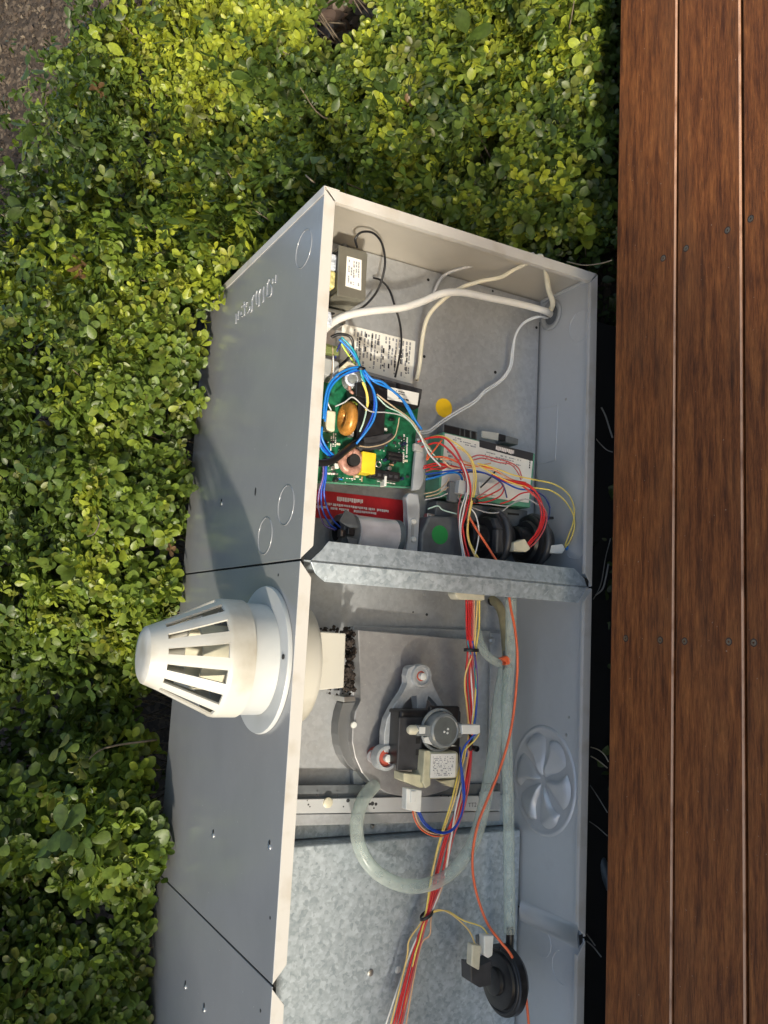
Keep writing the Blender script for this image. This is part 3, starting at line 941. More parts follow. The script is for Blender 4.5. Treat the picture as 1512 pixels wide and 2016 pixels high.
# round knockout pressed into six petals
pc = wall_pt(1070, 1536)
Ra = abs(at(1073, 1430, z=T_).x - at(1073, 1642, z=T_).x) / 2
Rb = abs(at(1013, 1536, z=T_).y - at(1133, 1536, z=T_).y) / 2
pet = lathe('fan_knockout', [(1.04, 0.0), (1.02, 0.0016), (0.985, 0.0022), (0.95, 0.0010), (0.93, 0.0004), (0.0, 0.0004)], pc, M['inner'], walls[1], 'Z', n=56, sx=1, sy=1)
for v in pet.data.vertices:
    d = v.co - pc
    v.co = pc + Vector((d.x * Ra, d.y * Rb, d.z))
pet.data.update()
def petal(a):
    bm = bmesh.new()
    n, m = 12, 9
    grid = []
    for i in range(n + 1):
        u = i / n
        rad = 0.10 + 0.80 * u
        row = []
        for j in range(m + 1):
            v = j / m * 2 - 1
            half = math.radians(23.5) * (1 - 0.5 * (1 - u) ** 3)
            wob = 0.06 * math.sin(u * 9) * (1 if v > 0 else 0.3)
            ang = a + v * half + wob * abs(v) + 0.10 * u
            rr_ = rad * (1 - 0.06 * v * v * (u > 0.9)) - (0.05 * v * v if i == n else 0)
            edge = min(1.0, (1 - abs(v)) * 3.2, u * 5, (1 - u) * 6 + 0.02)
            h = 0.0005 + 0.0085 * (edge ** 0.7) * (0.45 + 0.40 * v + 0.15)
            row.append(bm.verts.new(pc + Vector((Ra * rr_ * math.cos(ang), Rb * rr_ * math.sin(ang), h))))
        grid.append(row)
    for i in range(n):
        for j in range(m): bm.faces.new((grid[i][j], grid[i + 1][j], grid[i + 1][j + 1], grid[i][j + 1]))
    frombm('petal', bm, M['inner'], pet, smooth=True)
for k in range(6): petal(math.radians(14 + 60 * k))

# ------------------------------------------------------------------ flue cowl on the cabinet
FX, FYc = -0.117, 0.092
cowl = lathe('flue_flange', [(0.0600, 0.0004), (0.0885, 0.0004), (0.0890, 0.0030), (0.0880, 0.0056), (0.0680, 0.0064), (0.0668, 0.0060)], (FX, FYc, CW), M['pvcgrey'], cab, 'Z', n=64)
lathe('flue_sleeve', [(0.0665, 0.004), (0.0665, 0.050), (0.0625, 0.050), (0.0625, 0.004)], (FX, FYc, CW), M['pvcgrey'], cab, 'Z', n=64)
lathe('screw', [(0.003, 0), (0.003, .0014), (0, .002)], (FX + 0.006, FYc - 0.076, CW + 0.006), M['dark'], cowl, 'Z', n=10)
# slotted cowl: lower band, twelve ribs, end cap
z0, z1, z2 = 0.476, 0.505, 0.582
RC, RT = 0.0695, 0.034
Z0 = z0 - CW
band = lathe('cowl_cap', [(0.0655, z0), (RC, z0), (RC, z1 - 0.004), (RC - 0.0008, z1), (RC - 0.0022, z1 + 0.0022), (RC - 0.0052, z1 + 0.0022), (RC - 0.0038, z1 - 0.001), (0.0655, z1 - 0.003), (0.0655, z0)], (FX, FYc, 0), M['pvc'], cab, 'Z', n=72)
def cone_r(z): return RC - 0.0008 + (RT - RC) * (z - z1) / (z2 - z1)
NR = 14
for k in range(NR):
    a = 2 * math.pi * (k + 0.35) / NR
    bm = bmesh.new()
    rows = []
    for z in (z1 + 0.0015, z1 + 0.022, z1 + 0.045, z2 - 0.0128):
        R = cone_r(z)
        hw = (2 * math.pi / NR) * R * 0.5 * 0.54 / R if False else (math.pi / NR) * (0.46 + 0.20 * (z - z1) / (z2 - z1))
        ring = []
        for rr_ in (R, R - 0.0028):
            for s in (-1, -0.33, 0.33, 1): ring.append(bm.verts.new((FX + rr_ * math.cos(a + s * hw), FYc + rr_ * math.sin(a + s * hw), z)))
        rows.append(ring)
    order = [0, 1, 2, 3, 7, 6, 5, 4]
    for i in range(len(rows) - 1):
        for j in range(8):
            p, q = order[j], order[(j + 1) % 8]
            bm.faces.new((rows[i][p], rows[i][q], rows[i + 1][q], rows[i + 1][p]))
    frombm('cowl_rib', bm, M['pvc'], band)
tipc = lathe('cowl_tip', [(cone_r(z2 - 0.0135) - 0.003, z2 - 0.0135), (cone_r(z2 - 0.0135), z2 - 0.0135), (RT, z2), (RT - 0.0015, z2 + 0.004), (RT - 0.006, z2 + 0.0068), (0.018, z2 + 0.0078), (0.0, z2 + 0.0080)], (FX, FYc, 0), M['pvc'], band, 'Z', n=48)
lathe('flue_pipe', [(0.034, CW - 0.02), (0.034, 0.528), (0.0375, 0.528), (0.0375, CW - 0.02)], (FX, FYc, 0), M['cream'], cab, 'Z', n=40)
# inside: collar, square duct, burnt sealant
lathe('flue_collar', [(0.030, CW - 0.052), (0.074, CW - 0.050), (0.078, CW - 0.044), (0.080, CW - 0.004), (0.03, CW - 0.003)], (FX - 0.004, FYc + 0.012, 0), M['pvc'], cab, 'Z', n=48)
yfd = 0.088
duct = plate('flue_duct', [(604, 1242), (681, 1247), (677, 1354), (604, 1361)], yfd, 0.158, M['pvc'], cab, bev=0.0012)
sv, sf = [], []
def lump(c, r):
    base = len(sv)
    v, f = lathe_vf([(0.02 * r, -r), (0.75 * r, -0.6 * r), (r, 0.1 * r), (0.6 * r, 0.75 * r), (0.02 * r, r)], (0, 0, 0), 'Z', 7)
    for p in v:
        sv.append(Vector(c) + Vector((p.x * random.uniform(.5, 1.5), p.y * random.uniform(.5, 1.3), p.z * random.uniform(.6, 1.4))))
    for q in f: sf.append(tuple(i + base for i in q))
for i in range(120):
    t = random.random()
    lump(at(686 + random.gauss(0, 5), 1243 + 118 * t, y=0.100 + random.random() * 0.055), random.uniform(0.0012, 0.0048))
for i in range(26):
    lump(at(random.uniform(630, 690), 1240 + random.gauss(0, 3), y=0.12 + random.random() * 0.04), random.uniform(0.001, 0.003))
for i in range(16):
    lump(at(random.uniform(640, 690), 1362 + random.gauss(0, 4), y=0.15 + random.random() * 0.015), random.uniform(0.0006, 0.002))
mesh('burnt_sealant', (sv, sf), M['gasket'], duct)
# step plate left of the fan housing
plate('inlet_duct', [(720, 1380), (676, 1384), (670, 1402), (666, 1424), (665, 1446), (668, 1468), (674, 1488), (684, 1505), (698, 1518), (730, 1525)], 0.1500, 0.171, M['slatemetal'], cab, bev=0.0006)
plate('inlet_lip', [(677, 1372), (700, 1371), (700, 1381), (677, 1382)], 0.130, 0.160, M['tin'], cab, bev=0.0004)

# ------------------------------------------------------------------ exhaust fan in the middle compartment
hpx = [(712, 1380), (700, 1400), (694, 1430), (693, 1462), (699, 1492), (712, 1521), (733, 1546), (762, 1562), (800, 1569), (840, 1568), (880, 1556), (915, 1533), (930, 1490), (938, 1400), (936, 1260), (705, 1240)]
hou = plate('fan_housing', hpx, 0.138, 0.1600, M['housing'], cab, bev=0.0014)
# cast bracket: arm from the top lug down to the lower lug
YA = 0.104
arm = [(800, 1330), (804, 1316), (815, 1310), (830, 1309), (842, 1316), (848, 1330), (852, 1350), (862, 1368), (876, 1392), (868, 1398), (848, 1372), (842, 1368),
       (838, 1398), (822, 1397), (821, 1368), (810, 1369), (797, 1382), (786, 1400), (783, 1430), (784, 1500), (776, 1506), (764, 1504), (756, 1478), (757, 1440), (762, 1415), (776, 1388), (796, 1362), (803, 1346)]
brk = plate('motor_bracket', arm, YA, 0.118, M['cast'], cab, bev=0.0009)
def lug(px, py, r):
    c = at(px, py, y=YA)
    a = lathe('mounting_lug', [(r, 0.012), (r, -0.001), (r * 0.93, -0.0032), (r * 0.72, -0.0034), (r * 0.68, 0.004)], c, M['cast'], brk, 'Y', n=28)
    lathe('rubber_bush', [(r * 0.68, 0.0008), (r * 0.30, -0.0004), (r * 0.26, 0.004), (0, 0.004)], c, M['redrub'], brk, 'Y', n=22)
    lathe('post', [(r * 0.30, 0.006), (r * 0.30, -0.0042), (r * 0.2, -0.0050), (0, -0.0050)], c + Vector((-0.0006, 0, -0.0015)), M['white'], brk, 'Y', n=14)
    lathe('standoff', [(r * 0.6, 0.012), (r * 0.6, 0.036)], c, M['redrub'], brk, 'Y', n=18)
lug(829, 1331, 0.0160)
lug(760, 1492, 0.0168)
for px, py in ((733, 1489), (802, 1322)):
    lathe('washer', [(0.0085, 0.0), (0.0082, -0.002), (0.0045, -0.0022), (0.0040, 0)], at(px, py, y=0.131), M['cast'], brk, 'Y', n=20)
lathe('mark', [(0.0032, 0), (0.003, -0.0008), (0, -0.001)], at(808, 1313, y=0.131), M['redrub'], brk, 'Y', n=12)
lathe('rivet', [(0.0045, 0), (0.004, -.002), (0, -.0028)], at(696, 1427, y=0.136), M['white'], hou, 'Y', n=14)
# motor stack, coil, terminal
mot = dev('fan_motor', 786, 1398, 908, 1508, 0.078, 0.112, M['black'], cab, bev=0.0045, seg=3)
dev('motor_side_plate', 784, 1412, 832, 1516, 0.0745, 0.0778, M['satin'], mot, bev=0.0012)
for py in (1458, 1481): dev('slot', 819, py - 6, 827, py + 6, 0.0740, 0.0744, M['dark'], mot, bev=0)
dev('rear_cover', 846, 1390, 906, 1430, 0.070, 0.0776, M['black'], mot, bev=0.003)
coil = dev('motor_coil', 845, 1480, 905, 1534, 0.058, 0.088, M['ivory'], mot, bev=0.006, seg=3)
dev('coil_label', 848, 1484, 897, 1531, 0.0570, 0.0578, M['paper'], mot, bev=0.0003)
plate('coil_flange', [(836, 1478), (848, 1478), (848, 1546), (838, 1552), (832, 1540)], 0.060, 0.090, M['ivory'], mot, bev=0.0012)
plate('coil_flange', [(795, 1522), (840, 1527), (842, 1549), (826, 1552), (795, 1538)], 0.066, 0.092, M['ivory'], mot, bev=0.0012)
plate('coil_foot', [(866, 1538), (905, 1533), (902, 1552), (888, 1550)], 0.086, 0.10, M['ivory'], mot, bev=0.0008)
plate('terminal_plug', [(801, 1552), (831, 1556), (829, 1600), (799, 1594)], 0.062, 0.074, M['white'], mot, bev=0.0012)
dev('plug_latch', 809, 1558, 819, 1580, 0.0600, 0.0619, M['white'], mot, bev=0.0005)
# fan bearing cap of smoky plastic with its side arms
YC = 0.054
cc = at(877, 1439, y=YC)
lathe('bearing_cap', [(0.0235, 0.026), (0.0235, 0.004), (0.0215, 0.0), (0.0188, -0.0012), (0.0176, -0.0004)], cc, M['smoke'], mot, 'Y', n=40)
cap_ = lathe('cap_face', [(0.0178, -0.0002), (0.012, -0.0008), (0.0, -0.001)], cc, M['fanface'], mot, 'Y', n=36)
torus('cap_ring', cc + Vector((0, 0.011, 0.003)), 0.0262, 0.0022, M['smoke'], mot, 'Y', n=36)
for dx, dz in ((-0.001, 0.0025), (0.0025, -0.0030), (-0.0025, -0.0025)):
    lathe('painted_glint', [(0.0016, 0.0), (0.0012, -0.0012), (0, -0.0015)], cc + Vector((dx, -0.001, dz)), M['white'], mot, 'Y', n=10)  # white bumps put in as glints on the cap face
dev('cap_arm', 822, 1428, 858, 1449, 0.056, 0.066, M['smoke'], mot, bev=0.001)
dev('cap_arm_bolt', 826, 1431, 838, 1445, 0.0535, 0.0558, M['white'], mot, bev=0.001)
pk = at(813, 1437, y=0.062)
lathe('peg', [(0.0062, -0.006), (0.0062, 0.004), (0.004, 0.0075), (0.0, 0.0085)], pk, M['cream'], mot, 'Z', n=16)
lathe('cap_boss', [(0.0098, 0.012), (0.0098, -0.001), (0.007, -0.003), (0, -0.003)], at(902, 1437, y=0.062), M['smoke'], mot, 'Y', n=24)
plate('cap_plug', [(909, 1427), (945, 1427), (946, 1443), (940, 1446), (910, 1445)], 0.052, 0.062, M['white'], mot, bev=0.001)
plate('hood_clip', [(848, 1449), (866, 1462), (900, 1469), (866, 1470), (848, 1466), (836, 1462), (836, 1452)], 0.0605, 0.066, M['white'], mot, bev=0.0004)

# printed marks: rows of small bars on a label, flat print too small to read
def print_rows(name, quad, yy, mat, parent, rows, cols, th=0.62, seed=1, fill=0.75, vert=False, wmin=.2, wmax=1.0, margin=0.05):
    rnd = random.Random(seed)
    vs, fs = [], []
    q = [at(x, y, y=yy) for x, y in quad]
    def P(u, v): return (q[0].lerp(q[1], u)).lerp(q[3].lerp(q[2], u), v) + Vector((0, -0.00025, 0))
    for r in range(rows):
        t = margin
        lim = 1 - margin - (rnd.random() * 0.35 if rnd.random() < 0.4 else 0)
        while t < lim:
            wd = rnd.uniform(wmin, wmax) / cols
            if rnd.random() < fill:
                a, b = t, min(t + wd * 0.8, lim)
                c0_ = margin + (1 - 2 * margin) * (r + (1 - th) / 2) / rows
                c1_ = c0_ + (1 - 2 * margin) * th / rows * rnd.uniform(.7, 1)
                pts = [(a, c0_), (b, c0_), (b, c1_), (a, c1_)]
                if vert: pts = [(v, u) for u, v in pts][::-1]
                i0 = len(vs)
                vs += [P(*p) for p in pts]
                fs.append((i0, i0 + 1, i0 + 2, i0 + 3))
            t += wd
    return mesh(name, (vs, fs), mat, parent)
print_rows('print', [(850, 1487), (895, 1486), (896, 1530), (850, 1530)], 0.0570, M['greyink'], mot, 12, 14, seed=4, fill=.5)

# ------------------------------------------------------------------ control compartment devices
# transformer
YT = 0.052
tra = plate('transformer', [(667, 482), (722, 496), (720, 591), (664, 582)], YT, 0.0525 + 0.002, M['olive'], cab, bev=0.0008)
a, b, c, d = span(667, 486, 721, 588, YT)
box('core', (a + .006, YT + 0.003, c + .004), (b - .006, YB - 0.006, d - 0.001), M['satin'], tra, bev=0.001)
box('strap', (b - 0.005, YT + 0.0008, c + 0.0005), (b - 0.003, YB - 0.001, d - 0.0005), M['olive'], tra, bev=0.0004)
box('strap', (a + 0.003, YT + 0.0008, c + 0.0005), (a + 0.005, YB - 0.001, d - 0.0005), M['olive'], tra, bev=0.0004)
box('strap', (a + 0.003, YT + 0.0010, c - 0.001), (b - 0.003, YB - 0.001, c + 0.0005), M['olive'], tra, bev=0.0003)
box('winding', (a + 0.012, YT + 0.010, d - 0.001), (b - 0.034, YB - 0.014, d + 0.012), M['winding'], tra, bev=0.003)
box('winding', (b - 0.034, YT + 0.010, d - 0.001), (b - 0.011, YB - 0.014, d + 0.0115), M['blueprint'], tra, bev=0.003)
box('foot', (a - 0.018, YB - 0.0024, c - 0.004), (a + 0.003, YB - 0.0004, d + 0.012), M['tin'], tra, bev=0.0006)
box('foot', (a - 0.020, YB - 0.034, c + 0.004), (a - 0.001, YB - 0.0026, d + 0.002), M['tin'], tra, bev=0.004)
box('foot', (b - 0.003, YB - 0.0024, c - 0.002), (b + 0.012, YB - 0.0004, d + 0.012), M['tin'], tra, bev=0.0006)
plate('rating_label', [(683, 504), (712, 512), (711, 572), (680, 563)], YT - 0.0003, YT - 0.0001, M['paper'], tra)
print_rows('print', [(683, 504), (712, 512), (711, 572), (680, 563)], YT - 0.0003, M['greyink'], tra, 5, 9, seed=2, vert=True, margin=.1, fill=.7)
lathe('bush', [(0.006, 0.0), (0.006, 0.012), (0.004, 0.014), (0, 0.014)], (b + 0.001, YT + 0.03, (c + d) / 2), M['satin'], tra, 'X', n=14)

# wiring diagram sticker on the back sheet, stickers, red label
lab = plate('wiring_label', [(674, 637), (818, 672), (812, 756), (668, 716)], YB - 0.0006, YB - 0.0002, M['paper'], ctrl)
print_rows('print', [(690, 643), (816, 673), (811, 750), (684, 715)], YB - 0.0006, M['greyink'], ctrl, 17, 9, seed=9, vert=True, th=.5, fill=.72, wmin=.3, wmax=1.6, margin=.04)
print_rows('print', [(700, 650), (812, 676), (808, 742), (696, 710)], YB - 0.0007, M['ink'], ctrl, 9, 7, seed=19, vert=True, th=.32, fill=.4, wmin=.3, wmax=1.4, margin=.03)
def dot(name, px, py, r, yy, mat, parent):
    return lathe(name, [(r, 0.0), (r * 0.995, -0.0003), (0, -0.0003)], at(px, py, y=yy), mat, parent, 'Y', n=36)
s1 = dot('round_sticker', 874, 803, 0.0142, YB - 0.0001, M['yellow'], ctrl)
s1['label'] = 'plain yellow round sticker'
rl = plate('warning_label', [(612, 963), (796, 985), (795, 1036), (612, 1018)], 0.1252, 0.1256, M['redlabel'], ctrl)
rl['label'] = 'red warning label with white print'
print_rows('print', [(662, 977), (728, 985), (728, 994), (662, 987)], 0.1252, M['whiteink'], ctrl, 1, 15, seed=3, th=.95, fill=.88, wmin=.4, wmax=1.2, margin=.02)
print_rows('print', [(620, 985), (768, 1003), (768, 1019), (620, 1001)], 0.1252, M['whiteink'], ctrl, 2, 34, seed=5, th=.66, fill=.86, wmin=.4, wmax=1.2, margin=.02)
print_rows('print', [(613, 968), (618, 969), (618, 1000), (613, 999)], 0.1252, M['whiteink'], ctrl, 3, 1, seed=6, th=.6, fill=1)
# run capacitor can lying across
YCp = 0.080
cA, cB = at(702, 1048, y=YCp), at(788, 1055, y=YCp)
rc = abs(at(745, 1015, y=YCp).x - at(745, 1086, y=YCp).x) / 2
cc2 = Vector((0.5 * (cA.x + cB.x) - 0.001, YCp + 0.010, 0))
L0, L1 = cB.z, cA.z
capc = lathe('run_capacitor', [(0.0, L0), (rc * 0.93, L0), (rc, L0 + 0.002), (rc, L1 - 0.003), (rc * 1.03, L1 - 0.002), (rc * 1.03, L1), (rc * 0.96, L1 + 0.0008), (rc * 0.90, L1 - 0.002), (0, L1 - 0.002)], cc2, M['alu'], cab, 'Z', n=44)
lathe('capacitor_shroud', [(rc * 0.98, L1 - 0.001), (rc * 0.98, L1 + 0.020), (rc * 0.9, L1 + 0.024), (rc * .55, L1 + 0.0245)], cc2, M['slate'], capc, 'Z', n=28)
lathe('shroud_lining', [(rc * 0.55, L1 + 0.0244), (rc * 0.5, L1 + 0.004), (0, L1 + 0.003)], cc2, M['dark'], capc, 'Z', n=20)
tw = cc2 + Vector((0, 0, L1 + 0.026))
prism_pts('shroud_flap', [at(668, 1026, y=0.060), at(680, 1003, y=0.060), at(697, 1012, y=0.060), at(706, 1038, y=0.060), at(690, 1040, y=0.060)], (0, 0.0016, 0), M['slate'], capc, bev=0.0004)
prism_pts('shroud_flap', [at(683, 1056, y=0.058), at(704, 1062, y=0.058), at(700, 1082, y=0.058), at(689, 1082, y=0.058)], (0, 0.0016, 0), M['slate'], capc, bev=0.0004)
dev('terminal', 669, 1042, 680, 1058, 0.058, 0.066, M['black'], capc, bev=0.001)
dev('terminal', 685, 1040, 699, 1054, 0.058, 0.066, M['black'], capc, bev=0.001)
dev('terminal_blade', 672, 1044, 675, 1055, 0.056, 0.0578, M['tin'], capc, bev=0)
lathe('end_band', [(rc * 1.015, L0 - 0.001), (rc * 1.02, L0 + 0.006), (rc * 1.0, L0 + 0.007)], cc2, M['conduit'], capc, 'Z', n=32)
# white bracket between capacitor and gas side
wb = plate('cable_bracket', [(800, 978), (806, 970), (824, 972), (828, 1000), (822, 1098), (798, 1096), (806, 1040)], 0.082, 0.094, M['clamp'], cab, bev=0.002)
for py in (1027, 1062): lathe('bracket_bolt', [(0.004, 0), (0.0036, -.003), (0, -.004)], at(813, py, y=0.082), M['white'], wb, 'Y', n=14)
dev('bracket_slot', 810, 1034, 815, 1056, 0.0812, 0.0819, M['grommet'], wb, bev=0)
plate('cable_clamp', [(822, 862), (832, 864), (836, 900), (834, 950), (826, 964), (812, 966), (816, 920)], 0.084, 0.090, M['clamp'], cab, bev=0.0012)
plate('clamp_block', [(816, 872), (833, 876), (833, 890), (816, 887)], 0.078, 0.0838, M['pvcgrey'], cab, bev=0.001)

# circuit board with its parts
YP = 0.100
pcb = plate('circuit_board', [(600, 728), (826, 776), (809, 958), (600, 945)], YP, YP + 0.0018, M['pcb'], cab)
plate('board_edge', [(600, 946), (809, 959), (809, 962), (600, 949)], YP - 0.0006, YP + 0.0016, M['pcbedge'], pcb)
def on(name, x0, y0, x1, y1, h, mat, bev=0.001, base=YP):
    return dev(name, x0, y0, x1, y1, base - h, base - 0.0002, mat, pcb, bev)
on('relay', 704, 788, 758, 868, 0.012, M['black'])
on('relay', 712, 772, 752, 800, 0.018, M['black'])
plate('heat_sink', [(700, 864), (772, 852), (778, 860), (760, 878), (725, 890), (702, 886)], YP - 0.014, YP - 0.0002, M['satin'], pcb, bev=0.001)
tor = torus('choke', at(684, 824, y=YP - 0.016), 0.0130, 0.0082, M['copper'], pcb, 'Z', n=28, m=12, sx=1.15)
on('film_capacitor', 643, 808, 661, 848, 0.014, M['cream'], 0.002)
yc_ = on('yellow_capacitor', 713, 890, 740, 932, 0.020, M['ybox'], 0.001)
yc_['label'] = 'bright yellow box capacitor'
torus('coil', at(691, 908, y=YP - 0.012), 0.0130, 0.0062, M['pink'], pcb, 'Y', n=28, m=10)
lathe('coil_core', [(0.008, 0.004), (0.008, -0.012), (0, -0.012)], at(691, 908, y=YP - 0.006), M['dark'], pcb, 'Y', n=18)
on('coil_foot', 659, 912, 668, 922, 0.006, M['white'])
for i, py in enumerate((895, 903)):
    p = at(777, py, y=YP - 0.008)
    lathe('resistor', [(0, -0.0115), (0.0034, -0.011), (0.0038, -0.008), (0.0032, 0), (0.0038, 0.008), (0.0034, 0.011), (0, 0.0115)], p, M['black'], pcb, 'Z', n=14)
on('terminal_strip', 728, 926, 788, 944, 0.012, M['black'], 0.001)
for i in range(5): on('terminal_screw', 733 + i * 11, 930 + i * 1.4, 740 + i * 11, 936 + i * 1.4, 0.0128, M['satin'], 0.0006)
torus('ring_terminal', at(745, 914, y=YP - 0.010), 0.0040, 0.0010, M['tin'], pcb, 'Y', n=18, m=6)
on('plug_white', 690, 848, 697, 860, 0.010, M['white'])
on('plug_white', 757, 842, 763, 849, 0.006, M['white'])
on('transistor', 768, 822, 777, 828, 0.006, M['black'])
on('indicator_clip', 757, 936, 762, 957, 0.013, M['white'])
on('led', 693, 787, 700, 794, 0.010, M['w_greeny'], 0.002)
on('led', 699, 792, 705, 798, 0.010, M['w_greeny'], 0.002)
for i, (x0, y0) in enumerate(((640, 812), (652, 868), (720, 818), (790, 880), (663, 872), (770, 860), (700, 936), (750, 880), (796, 905), (784, 860))):
    on('chip_component', x0, y0, x0 + 7, y0 + 4, 0.003, M['ink'] if i % 2 else M['tan'] if 'tan' in M else M['cream'], 0.0003)
for q, rows, cols, sd in (([(792, 850), (806, 852), (803, 945), (790, 945)], 2, 30, 1), ([(632, 928), (668, 930), (668, 938), (632, 936)], 1, 6, 2), ([(660, 938), (730, 944), (730, 948), (660, 942)], 1, 12, 3), ([(784, 860), (790, 860), (788, 900), (782, 900)], 1, 8, 4), ([(650, 850), (664, 852), (662, 890), (648, 890)], 3, 5, 5), ([(740, 945), (780, 951), (780, 955), (740, 949)], 1, 5, 6)):
    print_rows('silk_print', q, YP - 0.0001, M['whiteink'], pcb, rows, cols, seed=sd, th=.55, fill=.75, vert=(cols > 20 or rows == 3 or sd == 4))
prnd = random.Random(5)
for i in range(34):
    bxp, byp = prnd.uniform(636, 800), prnd.uniform(868, 948)
    if 655 < bxp < 750 and 885 < byp < 935: continue
    kk = prnd.random()
    if kk < 0.35:
        p = at(bxp, byp, y=YP)
        rr = prnd.uniform(0.0018, 0.0032)
        hh = prnd.uniform(0.004, 0.009)
        lathe('electrolytic', [(rr, -0.0002), (rr, -hh), (rr * .85, -hh - .0004), (0, -hh - .0004)], p, M[prnd.choice(['black', 'navyc', 'tin'])], pcb, 'Y', n=12)
    elif kk < 0.7:
        p = at(bxp, byp, y=YP - 0.0016)
        lathe('resistor', [(0, -.0035), (.0011, -.0033), (.0009, 0), (.0011, .0033), (0, .0035)], p, M[prnd.choice(['w_tan', 'w_sky', 'w_peach'])], pcb, prnd.choice(['X', 'Z']), n=8)
    else:
        on('chip_component', bxp, byp, bxp + prnd.uniform(4, 9), byp + prnd.uniform(3, 6), 0.0022, M['ink'], 0.0003)
for i in range(60):
    bxp, byp = prnd.uniform(634, 804), prnd.uniform(850, 950)
    p = at(bxp, byp, y=YP)
    if i < 30: lathe('solder_joint', [(0.0012, -0.0001), (0.0008, -0.0006), (0, -0.001)], p, M['tin'], pcb, 'Y', n=7)
# dark relay box with the white label beside the board
YL = 0.066
rb = plate('ignition_transformer', [(752, 764), (829, 786), (826, 802), (818, 806), (752, 792), (700, 780), (700, 752)], YL, YL + 0.028, M['black'], cab, bev=0.002)
plate('module_lid', [(698, 730), (832, 766), (829, 787), (700, 754)], YL + 0.010, YL + 0.034, M['satin'], rb, bev=0.0012)
for x0 in (722, 752, 783): plate('lid_rib', [(x0, 733 + (x0 - 700) * .26), (x0 + 5, 734 + (x0 - 700) * .26), (x0 + 5, 754 + (x0 - 700) * .26), (x0, 753 + (x0 - 700) * .26)], YL + 0.006, YL + 0.0098, M['black'], rb)
plate('module_label', [(763, 761), (825, 774), (822, 798), (763, 786)], YL - 0.0005, YL - 0.0002, M['paper'], rb)
print_rows('print', [(778, 767), (808, 774), (808, 783), (778, 776)], YL - 0.0005, M['ink'], rb, 2, 8, seed=8, th=.62, fill=.9, wmin=.5)
print_rows('print', [(783, 782), (807, 787), (807, 791), (783, 786)], YL - 0.0005, M['ink'], rb, 1, 3, seed=12, th=.95, fill=1, wmin=.8)
# terminal block beside the flange, hidden in part by it
tb = plate('terminal_block', [(632, 640), (660, 648), (664, 690), (632, 682)], 0.060, 0.110, M['tin'], cab, bev=0.002)
plate('earth_bar', [(632, 672), (668, 682), (668, 700), (632, 692)], 0.060, 0.070, M['w_dullgreen'], tb, bev=0.001)
plate('terminal_cover', [(630, 700), (668, 712), (668, 745), (630, 736)], 0.066, 0.096, M['grommet'], tb, bev=0.002)
plate('terminal_cover', [(640, 612), (652, 614), (655, 640), (642, 638)], 0.030, 0.046, M['blueprint'], tb, bev=0.001)
plate('lead_clamp', [(670, 706), (700, 716), (700, 728), (670, 722)], 0.085, 0.11, M['tan'] if 'tan' in M else M['cream'], tb, bev=0.001)
lathe('plug_shell', [(0.013, 0.0), (0.0125, -0.012), (0.006, -0.016), (0, -0.016)], at(690, 752, y=0.086), M['smoke'], tb, 'Y', n=20)
torus('plug_ring', at(692, 746, y=0.072), 0.008, 0.0022, M['blueprint'], tb, 'Y', n=20, m=8)
torus('plug_ring', at(697, 764, y=0.074), 0.007, 0.0022, M['pink'], tb, 'Y', n=20, m=8)

# gas ignition controller with printed face
YG = 0.088
gc = plate('ignition_controller', [(872, 850), (1054, 893), (1044, 1000), (864, 975)], YG, YB - 0.001, M['pcbedge'], cab, bev=0.0015)
face = plate('controller_face', [(876, 853), (1050, 895), (1041, 990), (868, 966)], YG - 0.0006, YG - 0.0002, M['paper'], gc)
plate('face_band', [(944, 866), (1050, 892), (1049, 908), (944, 880)], YG - 0.0010, YG - 0.0007, M['ink'], gc)
print_rows('print', [(974, 876), (1024, 889), (1023, 900), (973, 886)], YG - 0.0010, M['whiteink'], gc, 1, 13, seed=3, th=.9, fill=.95, wmin=.6)
print_rows('print', [(890, 858), (940, 870), (939, 884), (888, 872)], YG - 0.0006, M['greyink'], gc, 3, 9, seed=13, fill=.6)
print_rows('print', [(946, 884), (1030, 905), (1028, 926), (944, 905)], YG - 0.0006, M['greyink'], gc, 4, 14, seed=23, fill=.55, th=.5)
print_rows('print', [(1042, 903), (1045, 904), (1043, 935), (1040, 934)], YG - 0.0006, M['ink'], gc, 1, 6, seed=25, vert=True, th=.9, fill=.9)
print_rows('print', [(880, 875), (892, 878), (890, 930), (878, 926)], YG - 0.0006, M['greyink'], gc, 6, 3, seed=33, fill=.5)
for x0, x1 in ((875, 905), (907, 914), (916, 925), (929, 937)):
    yo = (x0 - 875) * .235
    plate('socket', [(x0, 836 + yo), (x1, 836 + yo + (x1 - x0) * .235), (x1, 850 + yo + (x1 - x0) * .235), (x0, 850 + yo)], YG + 0.004, YG + 0.020, M['black'], gc, bev=0.0005)
plate('socket_frame', [(873, 834), (940, 850), (939, 866), (872, 851)], YG + 0.0052, YG + 0.022, M['slate'], gc, bev=0.0006)
plate('spare_label', [(949, 848), (982, 853), (981, 868), (948, 861)], YG + 0.016, YG + 0.018, M['pvcgrey'], gc, bev=0.0004)
plate('lock_tab', [(984, 854), (996, 857), (995, 869), (983, 866)], YG + 0.014, YG + 0.018, M['black'], gc, bev=0.0004)
plate('relay_case', [(997, 857), (1021, 864), (1020, 876), (996, 871)], YG + 0.012, YG + 0.034, M['slate'], gc, bev=0.001)
